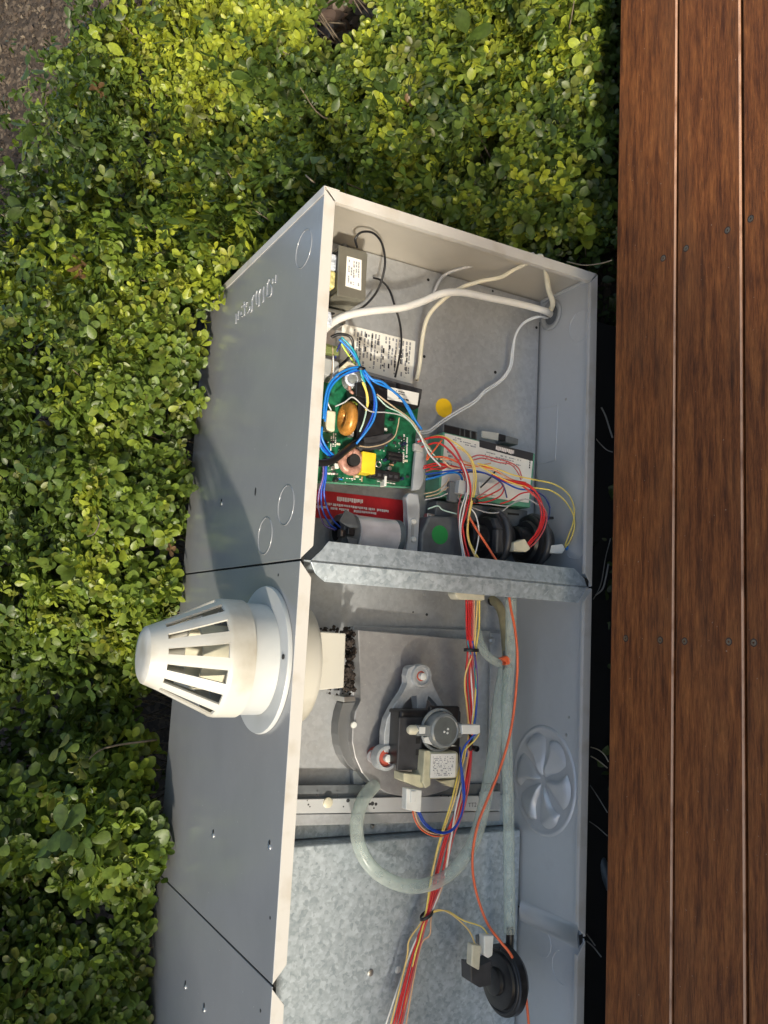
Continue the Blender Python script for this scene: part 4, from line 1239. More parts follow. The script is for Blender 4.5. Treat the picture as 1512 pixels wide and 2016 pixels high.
# gas valve cover with the green sticker, pressure switches
gv = plate('valve_cover', [(845, 1015), (905, 1018), (912, 1100), (828, 1098), (830, 1050)], 0.075, 0.112, M['slate'], cab, bev=0.003)
s2 = dot('round_sticker', 866, 1053, 0.0130, 0.0749, M['green'], gv)
s2['label'] = 'plain green round sticker'
plate('valve_tab', [(842, 1010), (856, 1012), (854, 1030), (840, 1028)], 0.080, 0.09, M['tin'], gv, bev=0.0006)
lathe('valve_screw', [(0.003, 0), (0.0028, -.002), (0, -.003)], at(849, 1017, y=0.08), M['steel'], gv, 'Y', n=12)
plate('module_base', [(860, 985), (1040, 1005), (1036, 1040), (856, 1016)], 0.098, 0.124, M['slate'], cab, bev=0.002)
plate('mount_slot', [(1000, 1009), (1022, 1011), (1022, 1015), (1000, 1013)], 0.0972, 0.0979, M['dark'], cab)
def pressure_switch(px, py, R, y, zc, length, parent=None):
    p = at(px, py, y=y)
    zc = p.z
    sw = lathe('pressure_switch', [(0.0, -length), (R * 0.72, -length), (R * 0.93, -length * 0.5), (R * 0.95, -length * 0.32), (R, -length * 0.3), (R, -length * 0.02), (R * 0.93, length * 0.04), (R * 0.80, length * 0.05), (R * 0.74, length * 0.2), (R * 0.45, length * 0.24), (R * 0.4, length * 0.36), (0, length * 0.38)], (p.x, y, zc), M['black'], cab, 'Z', n=48)
    return sw, p
sw1, p1 = pressure_switch(957, 1060, 0.039, 0.078, 0, 0.030)
box('switch_clip', (p1.x - 0.024, 0.040, p1.z - 0.004), (p1.x + 0.010, 0.052, p1.z + 0.010), M['satin'], sw1, bev=0.003)
prism_pts('switch_nose', [(p1.x + 0.010, 0.040, p1.z - 0.004), (p1.x + 0.026, 0.052, p1.z + 0.000), (p1.x + 0.026, 0.052, p1.z + 0.008), (p1.x + 0.010, 0.040, p1.z + 0.010)], (0, 0.008, 0), M['satin'], sw1, bev=0.001)
torus('switch_band', (p1.x, 0.078, p1.z - 0.010), 0.0385, 0.0052, M['satin'], sw1, 'Z', n=44)
lathe('switch_hub', [(0.018, 0.0), (0.018, 0.022), (0.016, 0.024), (0, 0.024)], (p1.x, 0.078, p1.z + 0.008), M['black'], sw1, 'Z', n=24)
sw2, p2 = pressure_switch(1036, 1066, 0.038, 0.082, 0, 0.030)
torus('switch_band', (p2.x, 0.082, p2.z - 0.010), 0.0375, 0.0048, M['satin'], sw2, 'Z', n=44)
lathe('switch_hub', [(0.020, 0.0), (0.020, 0.018), (0.017, 0.020), (0, 0.020)], (p2.x, 0.080, p2.z + 0.006), M['black'], sw2, 'Z', n=24)
plate('switch_ear', [(1052, 1016), (1090, 1017), (1091, 1022), (1052, 1021)], 0.070, 0.076, M['black'], sw2, bev=0.0006)
plate('switch_plug', [(1012, 1068), (1034, 1061), (1045, 1080), (1036, 1087), (1012, 1085)], 0.032, 0.046, M['cream'], sw1, bev=0.0012)
plate('switch_plug', [(1083, 1074), (1108, 1071), (1113, 1080), (1108, 1090), (1083, 1089)], 0.050, 0.062, M['white'], sw2, bev=0.0012)

# round pressure switch at the bottom, with its two plugs
YS = 0.078
p3 = at(985, 1930, y=YS)
R3 = abs(at(985, 1862, y=YS).x - at(985, 2000, y=YS).x) / 2
sw3 = lathe('pressure_switch', [(0.0, -0.022), (R3 * 0.8, -0.020), (R3 * 0.98, -0.012), (R3, -0.011), (R3, -0.001), (R3 * 0.96, 0.0005), (R3 * 0.80, 0.0012), (R3 * 0.77, 0.006), (R3 * 0.72, 0.0072), (R3 * 0.40, 0.008), (R3 * 0.38, 0.013), (R3 * 0.34, 0.014), (0, 0.0145)], (p3.x, YS, p3.z), M['black'], cab, 'Z', n=60)
sw3['label'] = 'glossy black disc switch at the bottom'
torus('disc_rim', (p3.x, YS, p3.z + 0.0005), R3 * 0.88, 0.0022, M['black'], sw3, 'Z', n=56)
plate('switch_body', [(926, 1898), (945, 1904), (969, 1890), (967, 1940), (945, 1945), (927, 1934)], 0.050, 0.072, M['satin'], sw3, bev=0.0014)
plate('switch_wing', [(939, 1842), (956, 1838), (973, 1846), (970, 1864), (940, 1862)], 0.062, 0.066, M['slate'], sw3, bev=0.0008)
plate('switch_plug', [(930, 1860), (948, 1862), (944, 1911), (928, 1902)], 0.042, 0.054, M['cream'], sw3, bev=0.0016)
plate('switch_plug', [(953, 1842), (973, 1842), (970, 1882), (962, 1887), (953, 1882)], 0.050, 0.062, M['white'], sw3, bev=0.0016)
lathe('hose_spigot', [(0.0055, 0.0), (0.0055, 0.03), (0.004, 0.032), (0, 0.032)], at(1003, 1875, y=0.085), M['black'], sw3, 'X', n=16)
# plastic plug under the divider
pb = plate('harness_plug', [(897, 1160), (955, 1163), (954, 1182), (902, 1180), (896, 1170)], 0.012, 0.030, M['cream'], cab, bev=0.0014)
plate('plug_latch', [(897, 1161), (906, 1161), (906, 1168), (897, 1168)], 0.0105, 0.0118, M['cream'], pb, bev=0.0004)
for px, py, r in ((836, 1171, .0026), (840, 1210, .0020), (813, 1205, .0010)):
    lathe('screw', [(r, 0), (r * .9, -.0012), (0, -.0018)], at(px, py, y=YM), M['ink'] if px != 836 else M['steel'], mid, 'Y', n=12)
lathe('bolt', [(0.0055, 0), (0.005, -.003), (0.003, -.0045), (0, -.0045)], at(967, 1261, y=0.1555), M['steel'], fp, 'Y', n=6)
lathe('drain_hole', [(0.0075, 0), (0.007, -.004), (0.0045, -.0045), (0.004, -.001), (0, -.001)], at(968, 1183, y=0.165), M['dark'], mid, 'Y', n=20)

# ------------------------------------------------------------------ wiring
def harness(label, loc, cat='wiring', name='wiring_harness'):
    return thing(name, label, cat, loc)
def cable_tie(parent, px, py, y, rz, rx, ang=0.0, name='cable_tie'):
    """a strap round a bundle; the bundle runs along X"""
    c = at(px, py, y=y)
    P = [c + Vector((0, rx * math.sin(t), rz * math.cos(t))) for t in [2 * math.pi * i / 20 for i in range(21)]]
    V, F = [], []
    for i, p in enumerate(P):
        for dx in (-0.0022, 0.0022):
            q = p + Vector((dx + ang * (p.z - c.z), 0, 0))
            V.append(q)
    for i in range(20): F.append((2 * i, 2 * i + 1, 2 * i + 3, 2 * i + 2))
    o = mesh(name, (V, F), M['black'], parent, smooth=True)
    md = o.modifiers.new('thick', 'SOLIDIFY')
    md.thickness = 0.0012
    return o

H = harness('long bundle of red, yellow, white and blue wires running down past the fan motor', at(840, 1800, y=0.09))
def ymain(py):
    return float(np.interp(py, [1180, 1280, 1400, 1480, 1560, 1650, 1800, 2030], [0.022, 0.062, 0.088, 0.086, 0.080, 0.086, 0.105, 0.100]))
mains = [
 ('red', 0.0014, [(918, 1180), (919, 1240), (921, 1280), (917, 1340), (922, 1400), (925, 1450), (919, 1510), (907, 1575), (880, 1650), (862, 1720), (843, 1800), (812, 1880), (771, 2030)]),
 ('red', 0.0014, [(927, 1180), (926, 1240), (927, 1280), (924, 1340), (929, 1400), (930, 1450), (924, 1510), (911, 1580), (886, 1650), (868, 1730), (841, 1800), (818, 1880), (783, 2030)]),
 ('red', 0.0013, [(923, 1180), (923, 1240), (925, 1280), (929, 1340), (932, 1400), (927, 1450), (921, 1520), (900, 1590), (876, 1650), (858, 1720), (839, 1800), (815, 1870), (777, 2030)]),
 ('pinkred', 0.0012, [(930, 1180), (931, 1240), (929, 1280), (933, 1340), (926, 1400), (928, 1450), (926, 1520), (914, 1590), (892, 1650), (873, 1730), (845, 1800), (822, 1880), (788, 2030)]),
 ('wht', 0.0011, [(921, 1180), (920, 1240), (923, 1280), (928, 1340), (931, 1400), (926, 1450), (917, 1510), (898, 1590), (888, 1650), (876, 1720), (848, 1800), (810, 1870), (755, 2030)]),
 ('yel', 0.0011, [(940, 1180), (937, 1230), (932, 1280), (915, 1335), (920, 1400), (922, 1450), (907, 1520), (893, 1580), (872, 1640), (853, 1710), (837, 1800), (806, 1850), (800, 1890), (766, 2030)]),
 ('yellowi', 0.0011, [(944, 1180), (943, 1235), (937, 1280), (938, 1330), (933, 1400), (924, 1450), (903, 1520), (888, 1580), (868, 1645), (850, 1720), (838, 1800), (826, 1850), (815, 1890), (786, 2030)]),
 ('peach', 0.0010, [(934, 1180), (933, 1240), (928, 1280), (918, 1330), (919, 1400), (926, 1450), (915, 1530), (904, 1590), (884, 1660), (872, 1740), (850, 1800), (846, 1840), (826, 1870), (797, 2030)]),
 ('teal', 0.0010, [(919, 1240), (922, 1270), (930, 1300), (937, 1350), (936, 1410), (930, 1460), (924, 1520)]),
 ('blue', 0.0011, [(930, 1262), (936, 1300), (939, 1350), (936, 1410), (922, 1450), (918, 1490)]),
 ('purple', 0.0010, [(936, 1290), (940, 1340), (938, 1400), (932, 1450)]),
]
for cname, r, pts in mains: wire(H, M['w_' + cname], [(x, y, ymain(y) + random.uniform(-.003, .003)) for x, y in pts], r * 1.25)
cable_tie(H, 928, 1280, 0.062, 0.0115, 0.0075)
cable_tie(H, 840, 1801, 0.104, 0.0095, 0.0075, ang=-0.5)
cable_tie(H, 932, 1472, 0.086, 0.008, 0.006)
wire(H, M['w_blk'], [(921, 1438, .086), (928, 1455, .078), (926, 1478, .078)], 0.0022)
lathe('tie_head', [(0.004, -0.003), (0.004, 0.003), (0, 0.003)], at(937, 1474, y=0.076), M['black'], H, 'Y', n=8)

H2 = harness('blue and orange motor leads looping below the white fan plug', at(826, 1596, y=0.066))
wire(H2, M['w_blue'], [(824, 1594, .068), (836, 1618, .066), (855, 1634, .064), (880, 1638, .064), (900, 1622, .066), (912, 1590, .070), (911, 1550, .072), (907, 1505, .072), (912, 1475, .068), (926, 1455, .060), (938, 1443, .057)], 0.0015)
wire(H2, M['w_blue'], [(820, 1594, .068), (838, 1626, .062), (870, 1641, .062), (896, 1630, .064), (909, 1600, .068), (915, 1560, .070), (909, 1510, .074), (905, 1470, .080)], 0.0012)
wire(H2, M['w_orange'], [(812, 1594, .068), (816, 1612, .066), (828, 1632, .066), (850, 1645, .066), (872, 1646, .068), (886, 1640, .078)], 0.0011)
wire(H2, M['w_peach'], [(815, 1594, .068), (824, 1620, .067), (840, 1636, .067), (862, 1642, .068), (884, 1634, .080)], 0.0010)
wire(H2, M['w_yellowi'], [(944, 1444, .056), (937, 1455, .058), (924, 1468, .064), (913, 1480, .070), (908, 1500, .072)], 0.0010)

H3 = harness('two thin yellow leads branching to the black disc switch', at(855, 1795, y=0.1), 'wires', 'switch_leads')
wire(H3, M['w_yel'], [(846, 1798, .104), (862, 1791, .094), (882, 1796, .082), (905, 1813, .070), (925, 1835, .056), (937, 1864, .048)], 0.0011)
wire(H3, M['w_yellowi'], [(846, 1800, .105), (864, 1793, .096), (884, 1795, .086), (912, 1812, .076), (940, 1821, .066), (952, 1828, .060), (963, 1844, .056)], 0.0011)

ow = tube('orange_lead', W([(1001, 1166, .012), (1006, 1200, .020), (1014, 1240, .03), (1019, 1300, .040), (1014, 1380, .048), (1003, 1450, .052), (982, 1520, .056), (957, 1580, .060), (939, 1630, .064), (930, 1690, .072), (936, 1750, .076), (958, 1815, .070), (984, 1852, .060), (1006, 1880, .055), (1024, 1920, .055), (1035, 1960, .058), (1043, 2040, .06)]), 0.0018, M['w_orange'], n=9, k=8)
tag(ow, 'single orange lead snaking down in front of the clear hoses', 'wire')

# control compartment loom: thick reds, yellows, blues over the ignition controller
H4 = harness('tangled red, yellow, orange and blue wires over the ignition controller', at(920, 940, y=0.06))
yA = 0.060
ctl = [
 ('red', .0016, [(822, 870, .07), (850, 861, .066), (876, 863, .062), (897, 885, .056), (912, 915, .052), (924, 945, .050), (926, 975, .050), (916, 1015, .050), (908, 1050, .052), (914, 1085, .050), (924, 1110, .030)]),
 ('red', .0016, [(830, 880, .07), (862, 872, .066), (888, 890, .058), (906, 915, .054), (920, 948, .052), (918, 985, .052), (910, 1020, .050), (914, 1060, .050), (923, 1095, .046), (929, 1110, .030)]),
 ('wht', .0011, [(905, 900, .054), (918, 935, .049), (921, 965, .048), (914, 1000, .048), (907, 1040, .047), (911, 1075, .046), (918, 1110, .030)]),
 ('wht', .0011, [(926, 1000, .050), (937, 1015, .046), (943, 1045, .044), (940, 1072, .044), (934, 1095, .040), (930, 1110, .030)]),
 ('wht', .0010, [(918, 970, .052), (906, 1010, .050), (905, 1050, .050), (910, 1085, .046), (913, 1110, .030)]),
 ('yellowi', .0013, [(828, 866, .07), (866, 858, .066), (893, 870, .058), (914, 886, .054), (929, 905, .050), (937, 935, .048), (935, 965, .048), (927, 1000, .047), (921, 1035, .047), (924, 1065, .046), (936, 1090, .042), (953, 1112, .026)]),
 ('yel', .0012, [(900, 880, .056), (921, 895, .051), (931, 920, .049), (933, 950, .047), (928, 985, .046), (922, 1020, .046), (920, 1055, .045), (930, 1085, .042), (945, 1110, .026)]),
 ('yellowi', .0012, [(940, 912, .056), (975, 922, .052), (1010, 935, .048), (1050, 944, .046), (1090, 953, .040), (1118, 972, .036), (1130, 1000, .034), (1128, 1030, .036), (1119, 1055, .042), (1112, 1074, .050)]),
 ('yellowi', .0012, [(945, 918, .056), (980, 938, .052), (1015, 953, .048), (1050, 960, .046), (1085, 966, .040), (1110, 984, .036), (1127, 1010, .034), (1131, 1035, .034), (1124, 1060, .042), (1113, 1078, .050)]),
 ('sky', .0020, [(1128, 985, .05), (1136, 1010, .046), (1137, 1040, .044), (1130, 1064, .047), (1114, 1082, .052)]),
 ('blue', .0013, [(838, 934, .066), (865, 930, .062), (895, 926, .058), (930, 926, .056), (962, 934, .054), (990, 948, .052), (1020, 962, .050), (1050, 966, .048), (1072, 978, .046), (1083, 1000, .044)]),
 ('navy', .0012, [(842, 938, .068), (870, 934, .064), (905, 930, .060), (945, 930, .056), (968, 938, .052), (990, 955, .048), (998, 980, .05)]),
 ('navy', .0010, [(1040, 966, .048), (1065, 972, .042), (1080, 990, .040), (1081, 1015, .040), (1070, 1040, .040)]),
 ('sky', .0017, [(838, 944, .066), (862, 938, .062), (888, 930, .060), (905, 934, .062), (912, 950, .066)]),
 ('red', .0016, [(968, 934, .054), (1000, 946, .050), (1030, 950, .046), (1050, 962, .044), (1064, 985, .042), (1070, 1012, .040), (1062, 1040, .038), (1046, 1062, .036), (1034, 1074, .036)]),
 ('red', .0016, [(972, 938, .054), (1005, 950, .050), (1034, 955, .046), (1056, 970, .044), (1068, 995, .042), (1072, 1020, .040), (1062, 1048, .038), (1048, 1066, .036), (1037, 1078, .036)]),
 ('red', .0013, [(1026, 955, .048), (1054, 976, .042), (1065, 1005, .038), (1063, 1032, .037), (1050, 1058, .036), (1035, 1076, .036)]),
 ('pinkred', .0011, [(1030, 958, .048), (1060, 985, .042), (1076, 1012, .038), (1072, 1040, .036), (1056, 1066, .036), (1040, 1080, .036)]),
 ('orange', .0013, [(848, 900, .064), (876, 900, .060), (905, 912, .058), (935, 918, .058), (960, 920, .056), (985, 932, .054), (1010, 945, .052), (1035, 950, .05)]),
 ('orange', .0014, [(846, 880, .068), (840, 905, .066), (850, 892, .064), (870, 866, .064)]),
 ('peach', .0013, [(866, 904, .062), (900, 905, .060), (930, 914, .058), (955, 922, .056), (980, 928, .054), (1000, 942, .052), (1024, 955, .05), (1050, 972, .048)]),
 ('peach', .0012, [(872, 906, .060), (888, 920, .058), (915, 922, .058), (946, 916, .058), (966, 912, .060)]),
 ('pinkred', .0011, [(924, 902, .054), (944, 896, .052), (972, 902, .050), (1000, 909, .050), (1020, 921, .050), (1028, 942, .05)]),
 ('pinkred', .0010, [(930, 906, .056), (952, 902, .054), (980, 910, .052), (1004, 914, .050), (1018, 928, .050), (1026, 945, .052)]),
 ('red', .0012, [(834, 918, .068), (858, 912, .066), (880, 916, .064), (868, 924, .066), (846, 922, .068)]),
 ('red', .0014, [(833, 922, .068), (862, 916, .066), (892, 918, .062), (915, 925, .06)]),
 ('pinkred', .0011, [(838, 928, .070), (870, 920, .068), (900, 924, .064), (915, 945, .060), (905, 985, .060), (902, 1010, .058), (905, 1050, .055)]),
 ('red', .0012, [(935, 985, .056), (962, 975, .054), (988, 960, .054), (984, 945, .058)]),
 ('red', .0012, [(930, 990, .056), (958, 988, .054), (985, 976, .052), (992, 958, .054), (980, 944, .058)]),
 ('pinkred', .0011, [(936, 982, .058), (965, 962, .056), (985, 948, .056)]),
 ('red', .0012, [(985, 992, .055), (1005, 985, .052), (1025, 972, .050), (1045, 968, .048)]),
 ('grey', .0010, [(936, 990, .056), (968, 993, .054), (1000, 996, .052), (1020, 985, .05), (1042, 984, .048), (1062, 996, .046)]),
 ('tan', .0011, [(838, 978, .075), (862, 972, .072), (885, 958, .070), (900, 965, .068), (905, 985, .066), (925, 1005, .062)]),
 ('grey', .0010, [(836, 984, .075), (866, 978, .072), (890, 970, .070), (912, 990, .064), (955, 1008, .060), (985, 1008, .058), (1008, 992, .055), (1035, 982, .05)]),
 ('tan', .0010, [(835, 972, .076), (860, 966, .072), (880, 950, .07), (884, 940, .07)]),
 ('mint', .0011, [(842, 1002, .078), (862, 996, .074), (872, 1004, .072), (900, 1012, .064)]),
 ('blk', .0014, [(946, 960, .060), (966, 940, .058), (975, 928, .058)]),
]
for cname, r, pts in ctl: wire(H4, M['w_' + cname], pts, r)
cable_tie(H4, 934, 985, 0.047, 0.006, 0.005, ang=.2)
plate('loom_sleeve', [(886, 946), (905, 950), (902, 990), (884, 986)], 0.066, 0.074, M['tan'] if 'tan' in M else M['slate'], H4, bev=0.0015)
plate('loom_plug', [(905, 944), (924, 948), (920, 975), (902, 970)], 0.056, 0.066, M['pvcgrey'], H4, bev=0.001)
plate('loom_plug', [(944, 948), (985, 952), (978, 975), (944, 972)], 0.066, 0.074, M['paper'], H4, bev=0.001)
ow2 = tube('orange_lead', W([(922, 1015, .048), (938, 1042, .040), (955, 1068, .036), (970, 1092, .028), (984, 1114, .016)]), 0.0016, M['w_orange'], n=8)
tag(ow2, 'short orange lead crossing in front of the black pressure switches', 'wire')

# blue loom round the circuit board
H5 = harness('bright blue and teal wire loom looping over the circuit board', at(710, 730, y=0.06))
blues = [
 ('sky', .0018, [(668, 668, .050), (690, 690, .052), (706, 715, .052), (718, 740, .050), (734, 765, .048), (741, 795, .050), (736, 825, .056), (722, 848, .062), (706, 868, .070), (694, 882, .08)]),
 ('teal', .0016, [(672, 664, .052), (692, 684, .052), (704, 708, .050), (712, 738, .050), (718, 752, .055)]),
 ('teal', .0014, [(676, 668, .054), (697, 690, .054), (708, 716, .052), (716, 744, .052)]),
 ('sky', .0018, [(712, 722, .050), (690, 725, .050), (664, 738, .050), (646, 762, .052), (639, 795, .056), (637, 825, .06)]),
 ('sky', .0016, [(714, 726, .052), (692, 730, .052), (668, 744, .052), (650, 766, .054), (643, 800, .056), (640, 830, .06)]),
 ('blue', .0015, [(709, 728, .054), (686, 735, .054), (660, 748, .054), (644, 775, .056), (636, 810, .06)]),
 ('sky', .0019, [(716, 728, .046), (732, 746, .044), (752, 752, .042), (768, 765, .044), (790, 784, .046), (806, 805, .050), (818, 828, .054), (830, 845, .056)]),
 ('sky', .0016, [(720, 736, .048), (738, 752, .046), (764, 764, .046), (788, 782, .048), (803, 806, .052), (814, 826, .056)]),
 ('blue', .0015, [(718, 734, .048), (730, 756, .050), (737, 785, .052), (734, 815, .056), (720, 845, .064), (704, 870, .072)]),
 ('sky', .0018, [(634, 840, .05), (634, 862, .052), (645, 884, .056), (660, 900, .062)]),
 ('blue', .0018, [(628, 850, .05), (632, 874, .052), (644, 890, .056), (656, 904, .062)]),
 ('sky', .0016, [(625, 864, .05), (634, 884, .054), (646, 896, .058)]),
 ('yellowi', .0020, [(714, 752, .056), (721, 770, .056), (724, 790, .058), (721, 808, .06)]),
 ('mint', .0013, [(712, 745, .056), (720, 762, .058), (722, 800, .060), (716, 830, .062), (708, 850, .066)]),
 ('greeny', .0013, [(668, 668, .056), (680, 690, .060), (700, 718, .066)]),
 ('grey', .0011, [(660, 800, .070), (678, 792, .062), (694, 782, .058), (712, 796, .056), (730, 810, .054), (760, 812, .056), (790, 818, .056), (810, 832, .058)]),
 ('tan', .0012, [(742, 776, .052), (760, 790, .052), (782, 806, .052), (804, 822, .054), (818, 838, .056), (834, 866, .060), (850, 888, .066)]),
 ('mint', .0011, [(742, 780, .052), (762, 800, .052), (786, 812, .052), (806, 828, .054), (822, 850, .058), (838, 875, .062), (862, 905, .066)]),
 ('palegrey', .0014, [(808, 826, .056), (822, 846, .058), (834, 872, .060), (846, 895, .062), (868, 918, .064)]),
 ('tan', .0010, [(700, 876, .078), (725, 880, .080), (755, 874, .080), (776, 860, .078), (783, 840, .076), (786, 822, .07)]),
 ('navy', .0014, [(672, 672, .056), (664, 690, .060), (660, 705, .066)]),
 ('tan', .0010, [(655, 682, .060), (655, 720, .062), (650, 755, .064), (644, 790, .066)]),
 ('palegrey', .0010, [(656, 700, .058), (656, 735, .060), (648, 765, .062), (645, 790, .064), (652, 808, .07)]),
 ('blue', .0014, [(641, 905, .068), (640, 935, .072), (633, 965, .078), (634, 1000, .084), (648, 1030, .086), (662, 1042, .080)]),
 ('purple', .0014, [(637, 905, .068), (636, 938, .072), (628, 970, .080), (627, 1002, .086), (638, 1032, .088), (660, 1044, .082)]),
 ('blue', .0013, [(643, 905, .068), (642, 938, .072), (638, 970, .078), (644, 1000, .084), (656, 1024, .086), (672, 1040, .078)]),
]
for cname, r, pts in blues: wire(H5, M['w_' + cname], pts, r)
cable_tie(H5, 711, 727, 0.051, 0.006, 0.005)
bc = tube('black_cable', W([(606, 910, .05), (640, 911, .054), (662, 902, .060), (684, 884, .070), (700, 874, .078), (712, 872, .084)]), 0.0046, M['w_blk'], n=12)
tag(bc, 'thick black sheathed cable entering over the circuit board', 'cable')
b1 = tube('black_lead', W([(703, 487, .060), (700, 470, .050), (712, 457, .046), (735, 459, .050), (752, 480, .060), (758, 515, .075), (752, 550, .090), (738, 580, .105), (712, 606, .112), (680, 615, .108), (650, 618, .09)]), 0.0016, M['w_blk'], n=8)
tag(b1, 'black lead looping out above the transformer and back down', 'wire')
b2 = tube('black_lead', W([(735, 547, .122), (750, 552, .112), (766, 570, .106), (778, 605, .104), (788, 640, .106), (790, 680, .104), (783, 720, .098), (778, 742, .092)]), 0.0015, M['w_blk'], n=8)
tag(b2, 'slender black lead falling over the white wiring label', 'wire')
b3 = tube('black_lead', W([(652, 664, .060), (668, 658, .056), (688, 662, .054), (695, 678, .056), (690, 700, .062), (672, 718, .076), (656, 732, .084)]), 0.0020, M['w_blk'], n=8)
tag(b3, 'short black lead hooked beside the earth terminals', 'wire')

# white sheathed cables from the grommet
gz = gp + Vector((0, 0, 0.004))
c1 = tube('white_cable', W([(628, 662, .036), (648, 640, .040), (680, 622, .046), (730, 612, .056), (790, 606, .064), (830, 594, .066), (870, 578, .064), (910, 576, .062), (960, 586, .064), (1020, 598, .074)]) + [at(1066, 610, y=0.082), gz + Vector((0.002, 0.0, 0.002)), gz + Vector((0, 0.004, -0.008))], 0.0052, M['w_wht'], n=12, k=9)
tag(c1, 'thick white sheathed cable sweeping from grommet to terminal block', 'cable')
c2 = tube('white_cable', W([(1062, 503, .006), (1048, 513, .022), (1010, 532, .046), (985, 546, .052), (945, 554, .060), (905, 568, .072), (868, 594, .088), (842, 625, .100), (832, 665, .108), (826, 720, .112), (820, 748, .110)]), 0.0030, M['w_creamw'], n=10)
tag(c2, 'slim cream cable bending from the end panel down to the dark module', 'cable')
c3 = tube('grey_cable', W([(1050, 500, .006), (1015, 507, .040), (960, 518, .072), (910, 528, .092), (878, 540, .106), (862, 558, .116), (852, 586, .122)]), 0.0024, M['w_grey'], n=10)
tag(c3, 'thin grey cable lying along the back from the end panel', 'cable')
c4 = tube('white_cable', W([(1064, 505, .008), (1074, 535, .040), (1080, 570, .070)]) + [at(1088, 596, y=0.085), gz + Vector((0.004, 0.002, 0)), gz + Vector((0.002, 0.006, -0.008))], 0.0042, M['w_creamw'], n=12)
tag(c4, 'short cream cable dropping straight from the end panel into the grommet', 'cable')
for dx, lab_ in ((0, 'outer'), (5, 'inner')):
    c5 = tube('white_lead', [gz + Vector((-0.004, 0.004 + dx * .0004, 0.001))] + W([(1058, 623 + dx * .4, .090), (1032, 634 + dx * .5, .096), (1016, 656 + dx * .6, .104), (1008 + dx * .6, 690, .110), (1003 + dx * .7, 722, .112), (985 + dx * .5, 748 + dx * .4, .114), (955, 768 + dx, .114), (935, 788 + dx, .112), (905, 806 + dx, .108), (870, 828 + dx, .100), (846, 846 + dx, .090), (826, 850 + dx, .08)]), 0.0013, M['w_palegrey'], n=8)
    tag(c5, 'thin %s lead of a pale pair trailing from the grommet to the clamp' % lab_, 'wire', 'pale twin leads from the grommet')

# ------------------------------------------------------------------ clear hoses
def hose(label, pts, r, mat='hose'):
    P = crom(W(pts), 34)
    o = mesh('clear_hose' if mat == 'hose' else 'olive_hose', tube_vf(P, r, 16, rfun=(lambda i, m: 1.0 + 0.03 * (i % 2))), M[mat], None, smooth=True)
    tag(o, label, 'hose')
    return o
hose('ribbed clear hose curling in a wide loop below the fan housing', [(737, 1546, .140), (716, 1572, .120), (703, 1612, .108), (704, 1652, .104), (720, 1692, .102), (748, 1722, .100), (790, 1742, .098), (832, 1744, .094), (874, 1728, .090), (908, 1696, .088), (934, 1652, .088), (950, 1600, .090), (961, 1545, .094), (970, 1490, .100), (978, 1430, .108), (984, 1370, .114), (993, 1315, .116)], 0.0088)
hose('straight ribbed clear hose down to the black disc switch', [(1006, 1176, .050), (1006, 1240, .080), (1004, 1300, .098), (999, 1360, .100), (997, 1430, .098), (999, 1520, .096), (1001, 1600, .094), (1002, 1700, .090), (1003, 1780, .086), (1003, 1838, .084)], 0.0078)
hose('short clear hose bending from the wire bundle to the tee', [(938, 1238, .125), (944, 1262, .122), (957, 1288, .118), (976, 1302, .116), (994, 1306, .114)], 0.0062)
hose('olive rubber hose stub coming out below the divider', [(968, 1180, .165), (980, 1190, .150), (989, 1210, .140), (994, 1240, .132), (997, 1275, .124), (998, 1298, .118)], 0.0068, 'olivehose')
tee = thing('hose_tee', 'orange and clear tee fitting where the three hoses meet', 'fitting', at(1000, 1300, y=.108))
lathe('tee_body', [(0.0068, -0.012), (0.0068, 0.012), (0, 0.0125)], at(999, 1298, y=.108), M['smoke'], tee, 'X', n=16, cap0=True)
plate('tee_clip', [(986, 1296), (998, 1291), (1006, 1297), (1004, 1308), (994, 1310), (998, 1303)], .092, .100, M['w_orange'], tee, bev=.001)
wire(tee, M['w_blk'], [(991, 1285, .10), (993, 1294, .098), (996, 1302, .098), (992, 1318, .10)], 0.0006, name='tee_pin')
wire(tee, M['w_orange'], [(988, 1298, .096), (999, 1302, .092), (1006, 1300, .096)], 0.0011, name='tee_pin')

# ------------------------------------------------------------------ dry stalks and a conduit in the gap
stalks = [
 ('pale bent stalk beside the flange, topmost in the gap', 'straw_grey', [(1184, 802, -.03), (1192, 818, -.035), (1199, 840, -.04), (1206, 862, -.045)], .0013),
 ('thin pale stalk crossing to the deck above the mitre joint', 'straw_grey', [(1172, 862, -.03), (1182, 874, -.032), (1195, 886, -.036), (1206, 890, -.04)], .0008),
 ('silvery stalk leaning on the divider corner', 'straw_grey', [(1198, 1110, -.04), (1192, 1140, -.04), (1186, 1160, -.036), (1172, 1172, -.03)], .0013),
 ('fine stalk just under the divider corner', 'straw_grey', [(1202, 1060, -.05), (1192, 1100, -.045), (1183, 1150, -.04), (1168, 1180, -.03)], .0007),
 ('arched straw by the lower flange, upper of the bent ones', 'straw', [(1160, 1470, -.03), (1178, 1476, -.034), (1190, 1486, -.038), (1198, 1500, -.04)], .0008),
 ('thin straw lying under the petal knockout', 'straw', [(1158, 1486, -.03), (1176, 1496, -.034), (1196, 1512, -.04)], .0008),
 ('long thin stalk running from flange to deck edge', 'straw_grey', [(1158, 1540, -.03), (1178, 1570, -.035), (1196, 1600, -.04)], .0007),
 ('faint stalk low in the dark gap', 'straw_grey', [(1158, 1616, -.03), (1176, 1628, -.034), (1196, 1646, -.04)], .0007),
 ('white stalk at the lower corner gap', 'straw_grey', [(1153, 1836, -.03), (1160, 1845, -.03), (1172, 1862, -.032)], .0009),
 ('grey stalk fanning below the lower corner gap', 'straw_grey', [(1152, 1850, -.03), (1168, 1864, -.032), (1184, 1884, -.036)], .0010),
]
